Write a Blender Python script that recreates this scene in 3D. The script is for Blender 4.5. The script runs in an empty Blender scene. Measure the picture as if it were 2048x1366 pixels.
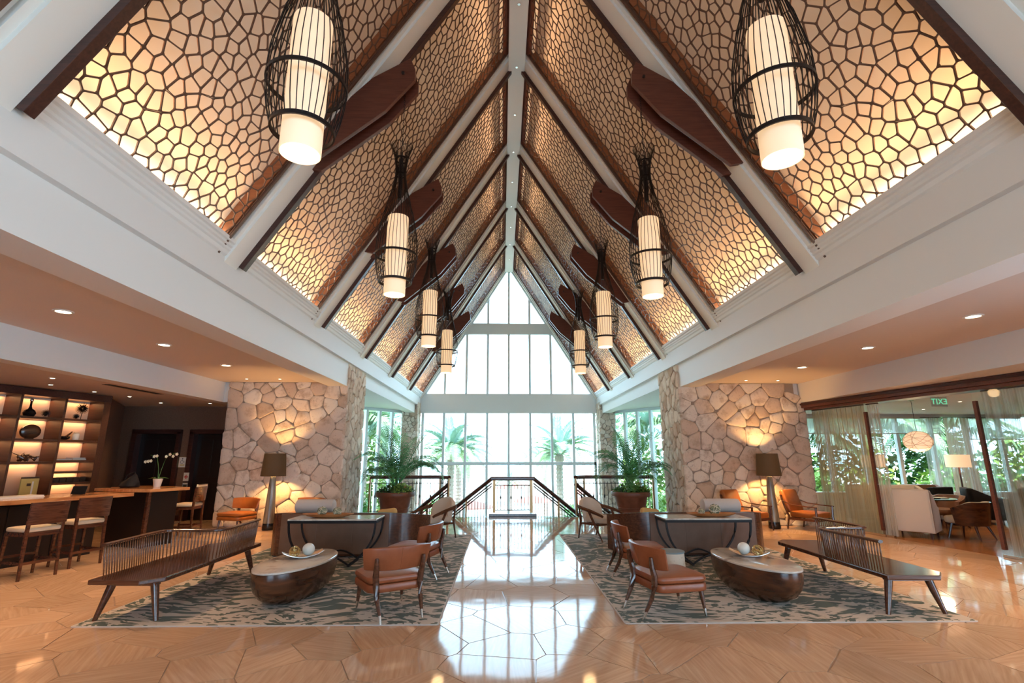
import bpy, bmesh, math, random
from mathutils import Vector, Matrix
import numpy as np
random.seed(7)
R = math.radians
S = bpy.context.scene
COL = S.collection
# ------------------------------------------------------------------ camera
cam = bpy.data.cameras.new('camera')
cam.sensor_width = 36.0
cam.lens = 36.0 * 1010.0 / 2048.0
cam.clip_start = 0.05
cam.clip_end = 3000
cam_o = bpy.data.objects.new('camera', cam)
COL.objects.link(cam_o)
cam_o.location = (-0.31, 0.0, 1.65)
cam_o.rotation_euler = (R(90) + math.atan(230 / 1010), 0, -math.atan(20 / (1010 / math.cos(math.atan(230 / 1010)))))
S.camera = cam_o
# ------------------------------------------------------------------ view
S.view_settings.view_transform = 'Standard'
S.view_settings.look = 'None'
S.view_settings.exposure = 0.62
S.view_settings.gamma = 1.0
S.view_settings.use_curve_mapping = False
S.cycles.use_denoising = True
S.cycles.max_bounces = 5
S.cycles.diffuse_bounces = 3
S.cycles.glossy_bounces = 3
S.cycles.transparent_max_bounces = 12
S.cycles.use_adaptive_sampling = True
S.cycles.adaptive_threshold = 0.04
S.cycles.sample_clamp_indirect = 6
S.cycles.caustics_reflective = False
S.cycles.caustics_refractive = False
# ------------------------------------------------------------------ world
W = bpy.data.worlds.new('sky')
S.world = W
W.use_nodes = True
bgn = W.node_tree.nodes['Background']
bgn.inputs[0].default_value = (0.50, 0.76, 1.0, 1)
bgn.inputs[1].default_value = 6.8
# ------------------------------------------------------------------ sun
sl = bpy.data.lights.new('sun', 'SUN')
sl.energy = 8.0
sl.angle = R(1.0)
sl.color = (1.0, 0.95, 0.86)
so = bpy.data.objects.new('sun', sl)
COL.objects.link(so)
so.rotation_euler = (R(38), 0, R(-40))


def light(kind, name, loc, energy, color, parent=None, rot=(0, 0, 0), size=0.05, spot=None, blend=0.6, size_y=None):
    l = bpy.data.lights.new(name, kind)
    l.energy = energy
    l.color = color
    if kind == 'AREA':
        l.shape = 'RECTANGLE' if size_y else 'SQUARE'
        l.size = size
        if size_y:
            l.size_y = size_y
    else:
        l.shadow_soft_size = size
    if kind == 'SPOT':
        l.spot_size = R(spot)
        l.spot_blend = blend
    o = bpy.data.objects.new(name, l)
    COL.objects.link(o)
    o.location = loc
    o.rotation_euler = rot
    o.parent = parent
    return o


# ================================================================== materials
M = {}


def _new(name):
    m = bpy.data.materials.new(name)
    m.use_nodes = True
    nt = m.node_tree
    M[name] = m
    return m, nt, nt.nodes['Principled BSDF']


def N(nt, t, **kw):
    n = nt.nodes.new(t)
    for k, v in kw.items():
        if k.startswith('i_'):
            key = k[2:]
            n.inputs[int(key) if key.isdigit() else key.replace('_', ' ')].default_value = v
        else:
            setattr(n, k, v)
    return n


def c4(c):
    return (c[0], c[1], c[2], 1)


def coords(nt, scale=(1, 1, 1), rot_random=False, kind='Object'):
    tc = N(nt, 'ShaderNodeTexCoord')
    v = tc.outputs[kind]
    if rot_random:
        oi = N(nt, 'ShaderNodeObjectInfo')
        mu = N(nt, 'ShaderNodeMath', operation='MULTIPLY')
        mu.inputs[1].default_value = 6.283
        nt.links.new(oi.outputs['Random'], mu.inputs[0])
        vr = N(nt, 'ShaderNodeVectorRotate', rotation_type='Z_AXIS')
        nt.links.new(v, vr.inputs['Vector'])
        nt.links.new(mu.outputs[0], vr.inputs['Angle'])
        v = vr.outputs[0]
    mp = N(nt, 'ShaderNodeMapping')
    mp.inputs['Scale'].default_value = scale
    nt.links.new(v, mp.inputs['Vector'])
    return mp.outputs[0]


def mat(name, col, rough=0.5, metal=0.0, spec=0.5, col2=None, nscale=8.0, stretch=(1, 1, 1), bump=0.0, bscale=40.0,
        emit=None, estr=0.0, coat=0.0, sheen=0.0, detail=4.0, lo=0.35, hi=0.65, per_obj=0.0, rot_random=False, distort=0.0):
    m, nt, b = _new(name)
    b.inputs['Base Color'].default_value = c4(col)
    b.inputs['Roughness'].default_value = rough
    b.inputs['Metallic'].default_value = metal
    b.inputs['Specular IOR Level'].default_value = spec
    b.inputs['Coat Weight'].default_value = coat
    b.inputs['Coat Roughness'].default_value = 0.08
    b.inputs['Sheen Weight'].default_value = sheen
    out = None
    if col2 is not None:
        v = coords(nt, stretch, rot_random)
        nz = N(nt, 'ShaderNodeTexNoise', i_Scale=nscale, i_Detail=detail, i_Distortion=distort)
        nt.links.new(v, nz.inputs['Vector'])
        cr = N(nt, 'ShaderNodeValToRGB')
        cr.color_ramp.elements[0].position = lo
        cr.color_ramp.elements[1].position = hi
        cr.color_ramp.elements[0].color = c4(col)
        cr.color_ramp.elements[1].color = c4(col2)
        nt.links.new(nz.outputs['Fac'], cr.inputs[0])
        out = cr.outputs[0]
    if per_obj:
        oi = N(nt, 'ShaderNodeObjectInfo')
        mr = N(nt, 'ShaderNodeMapRange')
        mr.inputs['To Min'].default_value = 1 - per_obj
        mr.inputs['To Max'].default_value = 1 + per_obj
        nt.links.new(oi.outputs['Random'], mr.inputs['Value'])
        hs = N(nt, 'ShaderNodeHueSaturation')
        nt.links.new(mr.outputs[0], hs.inputs['Value'])
        if out is None:
            hs.inputs['Color'].default_value = c4(col)
        else:
            nt.links.new(out, hs.inputs['Color'])
        out = hs.outputs[0]
    if out is not None:
        nt.links.new(out, b.inputs['Base Color'])
    if bump:
        v2 = coords(nt, stretch)
        n2 = N(nt, 'ShaderNodeTexNoise', i_Scale=bscale, i_Detail=3.0)
        nt.links.new(v2, n2.inputs['Vector'])
        bp = N(nt, 'ShaderNodeBump')
        bp.inputs['Strength'].default_value = bump
        bp.inputs['Distance'].default_value = 0.02
        nt.links.new(n2.outputs['Fac'], bp.inputs['Height'])
        nt.links.new(bp.outputs[0], b.inputs['Normal'])
    if emit is not None:
        b.inputs['Emission Color'].default_value = c4(emit)
        b.inputs['Emission Strength'].default_value = estr
    return m


def wood(name, c1, c2, rough=0.35, stretch=(3, 40, 40), coat=0.0, nscale=1.0, **k):
    return mat(name, c1, rough=rough, col2=c2, nscale=nscale, stretch=stretch, coat=coat, lo=0.3, hi=0.7, distort=0.6, **k)


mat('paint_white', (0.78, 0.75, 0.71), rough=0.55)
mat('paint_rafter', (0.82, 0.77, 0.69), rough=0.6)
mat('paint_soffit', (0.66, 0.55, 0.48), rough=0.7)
mat('paint_window', (0.78, 0.85, 0.85), rough=0.4)
mat('paint_taupe', (0.15, 0.078, 0.048), rough=0.8, col2=(0.18, 0.096, 0.060), nscale=30)
mat('ceiling_cream', (0.80, 0.66, 0.52), rough=0.75)
mat('lattice_brown', (0.105, 0.048, 0.030), rough=0.45)
wood('timber_dark', (0.035, 0.010, 0.008), (0.070, 0.022, 0.016), rough=0.32)
wood('timber_red', (0.10, 0.028, 0.018), (0.16, 0.05, 0.03), rough=0.35)
wood('shelf_wood', (0.060, 0.020, 0.010), (0.095, 0.034, 0.017), rough=0.4)
wood('side_board', (0.16, 0.055, 0.022), (0.22, 0.08, 0.034), rough=0.45)
wood('walnut', (0.055, 0.018, 0.010), (0.13, 0.045, 0.022), rough=0.22, coat=0.3)
wood('walnut_light', (0.12, 0.045, 0.020), (0.20, 0.08, 0.036), rough=0.25, coat=0.3)
wood('walnut_grain', (0.030, 0.010, 0.006), (0.125, 0.042, 0.018), rough=0.25, stretch=(2.0, 5, 14), coat=0.3)
wood('slab_wood', (0.36, 0.13, 0.045), (0.62, 0.29, 0.11), rough=0.18, stretch=(14, 2.2, 8), coat=0.5)
wood('lounge_floor', (0.34, 0.13, 0.045), (0.46, 0.20, 0.08), rough=0.18, stretch=(4, 30, 4))
mat('bar_front', (0.016, 0.009, 0.007), rough=0.45, spec=0.25)
mat('leather_tan', (0.25, 0.062, 0.021), rough=0.36, col2=(0.31, 0.082, 0.030), nscale=9, bump=0.06, bscale=160)
mat('leather_cognac', (0.27, 0.078, 0.014), rough=0.36, col2=(0.34, 0.105, 0.022), nscale=7, bump=0.06, bscale=160)
mat('leather_brown', (0.17, 0.078, 0.042), rough=0.42, col2=(0.20, 0.096, 0.054), nscale=5, bump=0.05, bscale=200)
mat('fabric_cream', (0.60, 0.49, 0.39), rough=0.9, sheen=0.2, bump=0.1, bscale=300)
mat('fabric_grey', (0.52, 0.44, 0.39), rough=0.9, sheen=0.2, bump=0.1, bscale=300)
mat('fabric_white', (0.70, 0.60, 0.50), rough=0.85, sheen=0.2)
mat('fabric_yellow', (0.62, 0.36, 0.12), rough=0.85)
mat('fabric_orange', (0.50, 0.14, 0.05), rough=0.85)
mat('seat_cream', (0.66, 0.52, 0.36), rough=0.7)
mat('seat_dark', (0.010, 0.008, 0.009), rough=0.7, spec=0.25)
mat('metal_dark', (0.020, 0.015, 0.015), rough=0.4, metal=0.6)
mat('iron', (0.030, 0.022, 0.020), rough=0.5, metal=0.4)
mat('bronze_post', (0.42, 0.24, 0.11), rough=0.35, metal=0.7)
mat('rail_wood', (0.09, 0.035, 0.026), rough=0.25)
mat('steel', (0.75, 0.72, 0.68), rough=0.25, metal=1.0)
mat('brass', (0.62, 0.44, 0.18), rough=0.3, metal=0.9)
mat('black_plastic', (0.008, 0.008, 0.009), rough=0.35)
mat('terracotta', (0.15, 0.052, 0.030), rough=0.38, col2=(0.20, 0.075, 0.046), nscale=6)
mat('soil', (0.02, 0.012, 0.008), rough=1.0)
mat('frond', (0.04, 0.22, 0.07), rough=0.42, col2=(0.12, 0.40, 0.14), nscale=3, per_obj=0.35)
mat('frond_light', (0.20, 0.34, 0.14), rough=0.5, col2=(0.34, 0.50, 0.28), nscale=2, per_obj=0.3)
mat('frond_silver', (0.22, 0.36, 0.30), rough=0.5, col2=(0.36, 0.50, 0.42), nscale=2, per_obj=0.3)
mat('leaf_green', (0.03, 0.12, 0.02), rough=0.5, col2=(0.10, 0.24, 0.04), nscale=5, per_obj=0.3)
mat('leaf_lime', (0.22, 0.36, 0.06), rough=0.5, col2=(0.34, 0.48, 0.12), nscale=5, per_obj=0.3)
mat('flower_red', (0.6, 0.12, 0.06), rough=0.6)
mat('trunk', (0.30, 0.24, 0.20), rough=0.9, col2=(0.44, 0.36, 0.30), nscale=9, bump=0.3, bscale=20)
mat('parasol', (0.62, 0.20, 0.15), rough=0.8)
mat('deck', (0.55, 0.50, 0.44), rough=0.8, col2=(0.62, 0.58, 0.52), nscale=0.6)
mat('sand', (0.72, 0.66, 0.56), rough=0.9)
mat('sea', (0.30, 0.46, 0.52), rough=0.15)
mat('hedge', (0.10, 0.22, 0.06), rough=0.8, col2=(0.24, 0.36, 0.14), nscale=2.5)
mat('grout', (0.34, 0.26, 0.20), rough=0.9)
mat('floor_grout', (0.44, 0.30, 0.21), rough=0.3)
mat('coral_plain', (0.60, 0.48, 0.38), rough=0.85, col2=(0.48, 0.36, 0.28), nscale=5)
mat('marble', (0.66, 0.57, 0.48), rough=0.12, col2=(0.40, 0.30, 0.25), nscale=3.2, lo=0.52, hi=0.70, distort=1.4, detail=6)
mat('granite', (0.16, 0.15, 0.16), rough=0.15, col2=(0.26, 0.25, 0.26), nscale=60)
mat('ceramic_horn', (0.30, 0.27, 0.21), rough=0.22, col2=(0.13, 0.105, 0.075), nscale=2.2, stretch=(6, 6, 0.8), lo=0.4, hi=0.66)
mat('ceramic_black', (0.010, 0.009, 0.010), rough=0.15)
mat('ceramic_white', (0.75, 0.70, 0.62), rough=0.25)
mat('shade_brown', (0.050, 0.028, 0.014), rough=0.8, emit=(0.40, 0.18, 0.05), estr=0.045)
mat('shade_lit', (0.70, 0.60, 0.48), rough=0.8, emit=(1.0, 0.64, 0.33), estr=0.46)
mat('shade_white', (0.75, 0.68, 0.58), rough=0.8, emit=(1.0, 0.62, 0.34), estr=0.55)
mat('shade_inner', (0.8, 0.75, 0.68), rough=0.8, emit=(1.0, 0.76, 0.47), estr=0.62)
mat('globe', (0.7, 0.6, 0.5), rough=0.7, emit=(1.0, 0.62, 0.36), estr=0.6)
mat('bulb', (1, 1, 1), emit=(1.0, 0.80, 0.55), estr=9.0)
mat('shelf_glow', (0.75, 0.55, 0.40), rough=0.8)
mat('exit_green', (0.12, 0.42, 0.22), rough=0.5, emit=(0.2, 0.8, 0.45), estr=0.5)
mat('exit_plate', (0.62, 0.62, 0.50), rough=0.3)
mat('paper_white', (0.7, 0.66, 0.6), rough=0.7)
mat('red_ink', (0.45, 0.03, 0.03), rough=0.6)
mat('book_yellow', (0.55, 0.42, 0.14), rough=0.6)
mat('book_dark', (0.06, 0.03, 0.02), rough=0.6)
mat('succulent', (0.13, 0.14, 0.075), rough=0.6, col2=(0.34, 0.32, 0.20), nscale=22)
mat('straw', (0.62, 0.50, 0.34), rough=0.6)
mat('bowl_wood', (0.36, 0.13, 0.04), rough=0.35, col2=(0.48, 0.20, 0.07), nscale=6)
mat('petal', (0.80, 0.72, 0.52), rough=0.6)
mat('blind', (0.60, 0.56, 0.48), rough=0.9)
mat('door_dark', (0.014, 0.006, 0.005), rough=0.4)
mat('bluestone', (0.20, 0.22, 0.22), rough=0.8)


def make_glass(name, tint, gloss):
    m, nt, b = _new(name)
    nt.nodes.remove(b)
    tr = N(nt, 'ShaderNodeBsdfTransparent')
    tr.inputs[0].default_value = c4(tint)
    gl = N(nt, 'ShaderNodeBsdfGlossy')
    gl.inputs['Roughness'].default_value = 0.01
    fr = N(nt, 'ShaderNodeLayerWeight')
    pw = N(nt, 'ShaderNodeMath', operation='POWER')
    pw.inputs[1].default_value = 4.0
    nt.links.new(fr.outputs['Facing'], pw.inputs[0])
    mu = N(nt, 'ShaderNodeMath', operation='MULTIPLY_ADD')
    mu.inputs[1].default_value = gloss
    mu.inputs[2].default_value = 0.035 * gloss
    nt.links.new(pw.outputs[0], mu.inputs[0])
    mx = N(nt, 'ShaderNodeMixShader')
    nt.links.new(mu.outputs[0], mx.inputs[0])
    nt.links.new(tr.outputs[0], mx.inputs[1])
    nt.links.new(gl.outputs[0], mx.inputs[2])
    nt.links.new(mx.outputs[0], nt.nodes['Material Output'].inputs[0])


make_glass('glass', (0.97, 1.0, 0.99), 0.8)
make_glass('glass_door', (0.95, 0.98, 0.97), 0.9)


def make_sheer(name, col, opac):
    m, nt, b = _new(name)
    nt.nodes.remove(b)
    tr = N(nt, 'ShaderNodeBsdfTransparent')
    tl = N(nt, 'ShaderNodeBsdfTranslucent')
    tl.inputs[0].default_value = c4(col)
    df = N(nt, 'ShaderNodeBsdfDiffuse')
    df.inputs[0].default_value = c4(col)
    m1 = N(nt, 'ShaderNodeMixShader')
    m1.inputs[0].default_value = 0.5
    nt.links.new(tl.outputs[0], m1.inputs[1])
    nt.links.new(df.outputs[0], m1.inputs[2])
    v = coords(nt, (30, 30, 0.06))
    nz = N(nt, 'ShaderNodeTexNoise', i_Scale=1.6, i_Detail=2.0)
    nt.links.new(v, nz.inputs['Vector'])
    mr = N(nt, 'ShaderNodeMapRange')
    mr.inputs['From Min'].default_value = 0.3
    mr.inputs['From Max'].default_value = 0.7
    mr.inputs['To Min'].default_value = opac - 0.15
    mr.inputs['To Max'].default_value = opac + 0.15
    nt.links.new(nz.outputs['Fac'], mr.inputs['Value'])
    mx = N(nt, 'ShaderNodeMixShader')
    nt.links.new(mr.outputs[0], mx.inputs[0])
    nt.links.new(tr.outputs[0], mx.inputs[1])
    nt.links.new(m1.outputs[0], mx.inputs[2])
    nt.links.new(mx.outputs[0], nt.nodes['Material Output'].inputs[0])


make_sheer('sheer_beige', (0.62, 0.52, 0.36), 0.80)
make_sheer('sheer_white', (0.72, 0.70, 0.64), 0.45)
make_sheer('drape_pink', (0.62, 0.44, 0.34), 0.85)


def make_floor_stone():
    m, nt, b = _new('travertine')
    b.inputs['Roughness'].default_value = 0.06
    b.inputs['Specular IOR Level'].default_value = 0.16
    v = coords(nt, (2.2, 34, 1), rot_random=True)
    nz = N(nt, 'ShaderNodeTexNoise', i_Scale=1.0, i_Detail=5.0, i_Distortion=0.35)
    nt.links.new(v, nz.inputs['Vector'])
    cr = N(nt, 'ShaderNodeValToRGB')
    cr.color_ramp.elements[0].position = 0.30
    cr.color_ramp.elements[1].position = 0.68
    cr.color_ramp.elements[0].color = (0.53, 0.31, 0.185, 1)
    cr.color_ramp.elements[1].color = (0.66, 0.42, 0.27, 1)
    nt.links.new(nz.outputs['Fac'], cr.inputs[0])
    oi = N(nt, 'ShaderNodeObjectInfo')
    mr = N(nt, 'ShaderNodeMapRange')
    mr.inputs['To Min'].default_value = 0.86
    mr.inputs['To Max'].default_value = 1.12
    nt.links.new(oi.outputs['Random'], mr.inputs['Value'])
    hs = N(nt, 'ShaderNodeHueSaturation')
    nt.links.new(mr.outputs[0], hs.inputs['Value'])
    nt.links.new(cr.outputs[0], hs.inputs['Color'])
    nt.links.new(hs.outputs[0], b.inputs['Base Color'])
    v2 = coords(nt, (1, 1, 1))
    n2 = N(nt, 'ShaderNodeTexNoise', i_Scale=2.2, i_Detail=1.0)
    nt.links.new(v2, n2.inputs['Vector'])
    bp = N(nt, 'ShaderNodeBump')
    bp.inputs['Strength'].default_value = 0.25
    bp.inputs['Distance'].default_value = 0.006
    nt.links.new(n2.outputs['Fac'], bp.inputs['Height'])
    nt.links.new(bp.outputs[0], b.inputs['Normal'])


make_floor_stone()


def make_coral():
    m, nt, b = _new('coral_stone')
    b.inputs['Roughness'].default_value = 0.9
    b.inputs['Specular IOR Level'].default_value = 0.25
    oi = N(nt, 'ShaderNodeObjectInfo')
    tone = N(nt, 'ShaderNodeValToRGB')
    el = tone.color_ramp.elements
    el[0].position = 0.0
    el[0].color = (0.56, 0.41, 0.30, 1)
    el[1].position = 1.0
    el[1].color = (0.78, 0.68, 0.57, 1)
    for p_, c_ in ((.2, (0.72, 0.58, 0.46, 1)), (.45, (0.78, 0.65, 0.53, 1)), (.6, (0.60, 0.44, 0.32, 1)), (.75, (0.80, 0.70, 0.59, 1))):
        e_ = el.new(p_)
        e_.color = c_
    nt.links.new(oi.outputs['Random'], tone.inputs[0])
    v = coords(nt, (1, 1, 1))
    n1 = N(nt, 'ShaderNodeTexNoise', i_Scale=3.4, i_Detail=8.0, i_Roughness=0.65)
    nt.links.new(v, n1.inputs['Vector'])
    r1 = N(nt, 'ShaderNodeMapRange')
    r1.inputs['From Min'].default_value = 0.50
    r1.inputs['From Max'].default_value = 0.72
    nt.links.new(n1.outputs['Fac'], r1.inputs['Value'])
    m1 = N(nt, 'ShaderNodeMix', data_type='RGBA')
    m1.inputs['B'].default_value = (0.40, 0.27, 0.18, 1)
    nt.links.new(r1.outputs[0], m1.inputs['Factor'])
    nt.links.new(tone.outputs[0], m1.inputs['A'])
    n2 = N(nt, 'ShaderNodeTexNoise', i_Scale=24.0, i_Detail=4.0, i_Roughness=0.7)
    nt.links.new(v, n2.inputs['Vector'])
    r2 = N(nt, 'ShaderNodeMapRange')
    r2.inputs['From Min'].default_value = 0.60
    r2.inputs['From Max'].default_value = 0.70
    nt.links.new(n2.outputs['Fac'], r2.inputs['Value'])
    mm = N(nt, 'ShaderNodeMath', operation='MULTIPLY')
    nt.links.new(r2.outputs[0], mm.inputs[0])
    nt.links.new(n1.outputs['Fac'], mm.inputs[1])
    m2 = N(nt, 'ShaderNodeMix', data_type='RGBA')
    m2.inputs['B'].default_value = (0.16, 0.10, 0.07, 1)
    nt.links.new(mm.outputs[0], m2.inputs['Factor'])
    nt.links.new(m1.outputs['Result'], m2.inputs['A'])
    nt.links.new(m2.outputs['Result'], b.inputs['Base Color'])
    bp = N(nt, 'ShaderNodeBump')
    bp.inputs['Strength'].default_value = 0.5
    bp.inputs['Distance'].default_value = 0.02
    nt.links.new(n1.outputs['Fac'], bp.inputs['Height'])
    nt.links.new(bp.outputs[0], b.inputs['Normal'])


make_coral()


def make_rug():
    m, nt, b = _new('rug_pattern')
    b.inputs['Roughness'].default_value = 0.95
    b.inputs['Sheen Weight'].default_value = 0.1
    # blotchy dark green strokes that fan out, broken by fine noise
    v = coords(nt, (1, 1, 1))
    warp = N(nt, 'ShaderNodeTexNoise', i_Scale=0.8, i_Detail=2.0)
    nt.links.new(v, warp.inputs['Vector'])
    vm = N(nt, 'ShaderNodeVectorMath', operation='MULTIPLY_ADD')
    vm.inputs[1].default_value = (1.2, 1.2, 0)
    nt.links.new(warp.outputs['Color'], vm.inputs[0])
    nt.links.new(v, vm.inputs[2])
    mp = N(nt, 'ShaderNodeMapping')
    mp.inputs['Rotation'].default_value = (0, 0, 0.5)
    mp.inputs['Scale'].default_value = (4.2, 9.0, 1)
    nt.links.new(vm.outputs[0], mp.inputs['Vector'])
    nz = N(nt, 'ShaderNodeTexNoise', i_Scale=1.15, i_Detail=2.4, i_Roughness=0.6)
    nt.links.new(mp.outputs[0], nz.inputs['Vector'])
    big = N(nt, 'ShaderNodeTexNoise', i_Scale=0.55, i_Detail=1.0)
    nt.links.new(v, big.inputs['Vector'])
    ad = N(nt, 'ShaderNodeMath', operation='MULTIPLY_ADD')
    ad.inputs[1].default_value = 0.30
    nt.links.new(big.outputs['Fac'], ad.inputs[0])
    nt.links.new(nz.outputs['Fac'], ad.inputs[2])
    cr = N(nt, 'ShaderNodeValToRGB')
    cr.color_ramp.elements[0].position = 0.632
    cr.color_ramp.elements[1].position = 0.648
    cr.color_ramp.elements[0].color = (0.56, 0.45, 0.35, 1)
    cr.color_ramp.elements[1].color = (0.062, 0.070, 0.036, 1)
    nt.links.new(ad.outputs[0], cr.inputs[0])
    nt.links.new(cr.outputs[0], b.inputs['Base Color'])


make_rug()


# ================================================================== mesh tools
class MB:
    def __init__(s):
        s.v = []
        s.f = []

    def add(s, vs, fs):
        b = len(s.v)
        s.v += [tuple(p) for p in vs]
        s.f += [tuple(i + b for i in f) for f in fs]
        return s

    def box(s, c, d, rz=0.0, rx=0.0, ry=0.0):
        m = Matrix.Rotation(rz, 3, 'Z') @ Matrix.Rotation(ry, 3, 'Y') @ Matrix.Rotation(rx, 3, 'X')
        vs = []
        for x in (-.5, .5):
            for y in (-.5, .5):
                for z in (-.5, .5):
                    vs.append(Vector(c) + m @ Vector((x * d[0], y * d[1], z * d[2])))
        return s.add(vs, [(0, 1, 3, 2), (4, 6, 7, 5), (0, 4, 5, 1), (2, 3, 7, 6), (0, 2, 6, 4), (1, 5, 7, 3)])

    def bb(s, x0, x1, y0, y1, z0, z1):
        return s.box(((x0 + x1) / 2, (y0 + y1) / 2, (z0 + z1) / 2), (abs(x1 - x0), abs(y1 - y0), abs(z1 - z0)))

    def loft(s, rings, cap=True, closed=False):
        n = len(rings[0])
        vs = [p for r in rings for p in r]
        fs = []
        K = len(rings)
        for k in range(K if closed else K - 1):
            a, b = k * n, ((k + 1) % K) * n
            for i in range(n):
                j = (i + 1) % n
                fs.append((a + i, a + j, b + j, b + i))
        if cap and not closed:
            fs.append(tuple(range(n - 1, -1, -1)))
            fs.append(tuple((K - 1) * n + i for i in range(n)))
        return s.add(vs, fs)

    def lathe(s, prof, n=24, c=(0, 0, 0), sx=1.0, sy=1.0, cap=True):
        rings = [[(c[0] + r * sx * math.cos(2 * math.pi * i / n), c[1] + r * sy * math.sin(2 * math.pi * i / n), c[2] + z)
                  for i in range(n)] for r, z in prof]
        return s.loft(rings, cap)

    def tube(s, path, r, n=6, closed=False, flat=None):
        path = [Vector(p) for p in path]
        K = len(path)
        rings = []
        up = Vector((0, 0, 1))
        for k in range(K):
            if closed:
                t = path[(k + 1) % K] - path[k - 1]
            else:
                t = path[min(k + 1, K - 1)] - path[max(k - 1, 0)]
            t.normalize()
            u = up if abs(t.dot(up)) < 0.95 else Vector((1, 0, 0))
            a = t.cross(u).normalized()
            b = a.cross(t).normalized()
            rr = r[k] if isinstance(r, (list, tuple)) else r
            ra, rb = (rr, rr) if flat is None else (rr, rr * flat)
            rings.append([path[k] + a * (ra * math.cos(2 * math.pi * i / n + math.pi / n)) + b * (rb * math.sin(2 * math.pi * i / n + math.pi / n)) for i in range(n)])
            if not closed and k in (0, K - 1) and abs(path[k].z) < 1e-6:
                rings[-1] = [Vector((p_.x, p_.y, 0.0)) for p_ in rings[-1]]
        return s.loft(rings, True, closed)

    def prism(s, poly, z0, z1):
        n = len(poly)
        vs = [(p[0], p[1], z0) for p in poly] + [(p[0], p[1], z1) for p in poly]
        fs = [tuple(range(n - 1, -1, -1)), tuple(range(n, 2 * n))]
        for i in range(n):
            j = (i + 1) % n
            fs.append((i, j, n + j, n + i))
        return s.add(vs, fs)

    def extrude_y(s, poly, y0, y1):  # poly in (x, z)
        n = len(poly)
        vs = [(p[0], y0, p[1]) for p in poly] + [(p[0], y1, p[1]) for p in poly]
        fs = [tuple(range(n)), tuple(range(2 * n - 1, n - 1, -1))]
        for i in range(n):
            j = (i + 1) % n
            fs.append((j, i, n + i, n + j))
        return s.add(vs, fs)

    def mesh(s, name, bev=0.0, seg=2):
        me = bpy.data.meshes.new(name)
        bm = bmesh.new()
        vs = [bm.verts.new(p) for p in s.v]
        for f in s.f:
            try:
                bm.faces.new([vs[i] for i in f])
            except ValueError:
                pass
        bmesh.ops.recalc_face_normals(bm, faces=bm.faces)
        if bev:
            es = [e for e in bm.edges if len(e.link_faces) == 2 and e.calc_face_angle(0) > 0.5]
            bmesh.ops.bevel(bm, geom=es, offset=bev, segments=seg, affect='EDGES', profile=0.6)
        bm.to_mesh(me)
        bm.free()
        return me

    def build(s, name, mt, parent=None, smooth=False, bev=0.0, loc=None, rz=0.0):
        me = s.mesh(name, bev)
        me.materials.append(M[mt])
        if smooth:
            me.shade_smooth()
            me.set_sharp_from_angle(angle=R(38))
        return obj(name, me, parent, loc, rz)


def obj(name, me, parent=None, loc=None, rz=0.0):
    o = bpy.data.objects.new(name, me)
    COL.objects.link(o)
    if loc is not None:
        o.location = loc
    if rz:
        o.rotation_euler = (0, 0, rz)
    o.parent = parent
    return o


def tag(o, label=None, cat=None, group=None, kind=None):
    if label:
        o['label'] = label
    if cat:
        o['category'] = cat
    if group:
        o['group'] = group
    if kind:
        o['kind'] = kind
    return o


def thing(name, label, cat, loc=(0, 0, 0), rz=0.0, group=None):
    o = bpy.data.objects.new(name, None)
    COL.objects.link(o)
    o.empty_display_size = 0.1
    o.location = loc
    o.rotation_euler = (0, 0, rz)
    return tag(o, label, cat, group)


def struct(name, mb, mt, label=None, smooth=False, bev=0.0):
    o = mb.build(name, mt, None, smooth, bev)
    return tag(o, label, None, None, 'structure')


def empty_struct(name, label=None, loc=(0, 0, 0), rz=0):
    o = bpy.data.objects.new(name, None)
    COL.objects.link(o)
    o.location = loc
    o.rotation_euler = (0, 0, rz)
    return tag(o, label, None, None, 'structure')


def copy_tree(o, parent=None):
    c = o.copy()
    COL.objects.link(c)
    c.parent = parent
    for ch in list(o.children):
        copy_tree(ch, c)
    return c


def face(o, loc, rz):
    o.location = loc
    o.rotation_euler = (0, 0, rz)
    return o


def rrect(w, d, r, seg=4, z=0.0, cx=0.0, cy=0.0):
    pts = []
    for (sx, sy, a0) in ((1, 1, 0), (-1, 1, 90), (-1, -1, 180), (1, -1, 270)):
        for k in range(seg + 1):
            a = R(a0 + 90 * k / seg)
            pts.append((cx + sx * (w / 2 - r) + r * math.cos(a), cy + sy * (d / 2 - r) + r * math.sin(a), z))
    return pts


def pillow(mb, w, d, z0, z1, r=0.06, e=0.03, dome=0.0, cx=0, cy=0, seg=4):
    lay = [(e, z0), (0.3 * e, z0 + 0.3 * e), (0, z0 + e), (0, z1 - e), (0.3 * e, z1 - 0.3 * e), (e, z1)]
    rings = [rrect(w - 2 * i, d - 2 * i, max(r - i * 0.5, 0.008), seg, z, cx, cy) for i, z in lay]
    if dome:
        rings.append(rrect((w - 2 * e) * 0.7, (d - 2 * e) * 0.7, r * 0.8, seg, z1 + dome * 0.7, cx, cy))
        rings.append(rrect((w - 2 * e) * 0.3, (d - 2 * e) * 0.3, r * 0.4, seg, z1 + dome, cx, cy))
    return mb.loft(rings)


# ------------------------------------------------------------------ voronoi
def clip(poly, px, py, nx, ny):
    out = []
    n = len(poly)
    for i in range(n):
        a, b = poly[i], poly[(i + 1) % n]
        da = (a[0] - px) * nx + (a[1] - py) * ny
        db = (b[0] - px) * nx + (b[1] - py) * ny
        if da <= 0:
            out.append(a)
        if (da < 0 < db) or (db < 0 < da):
            t = da / (da - db)
            out.append((a[0] + t * (b[0] - a[0]), a[1] + t * (b[1] - a[1])))
    return out


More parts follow.
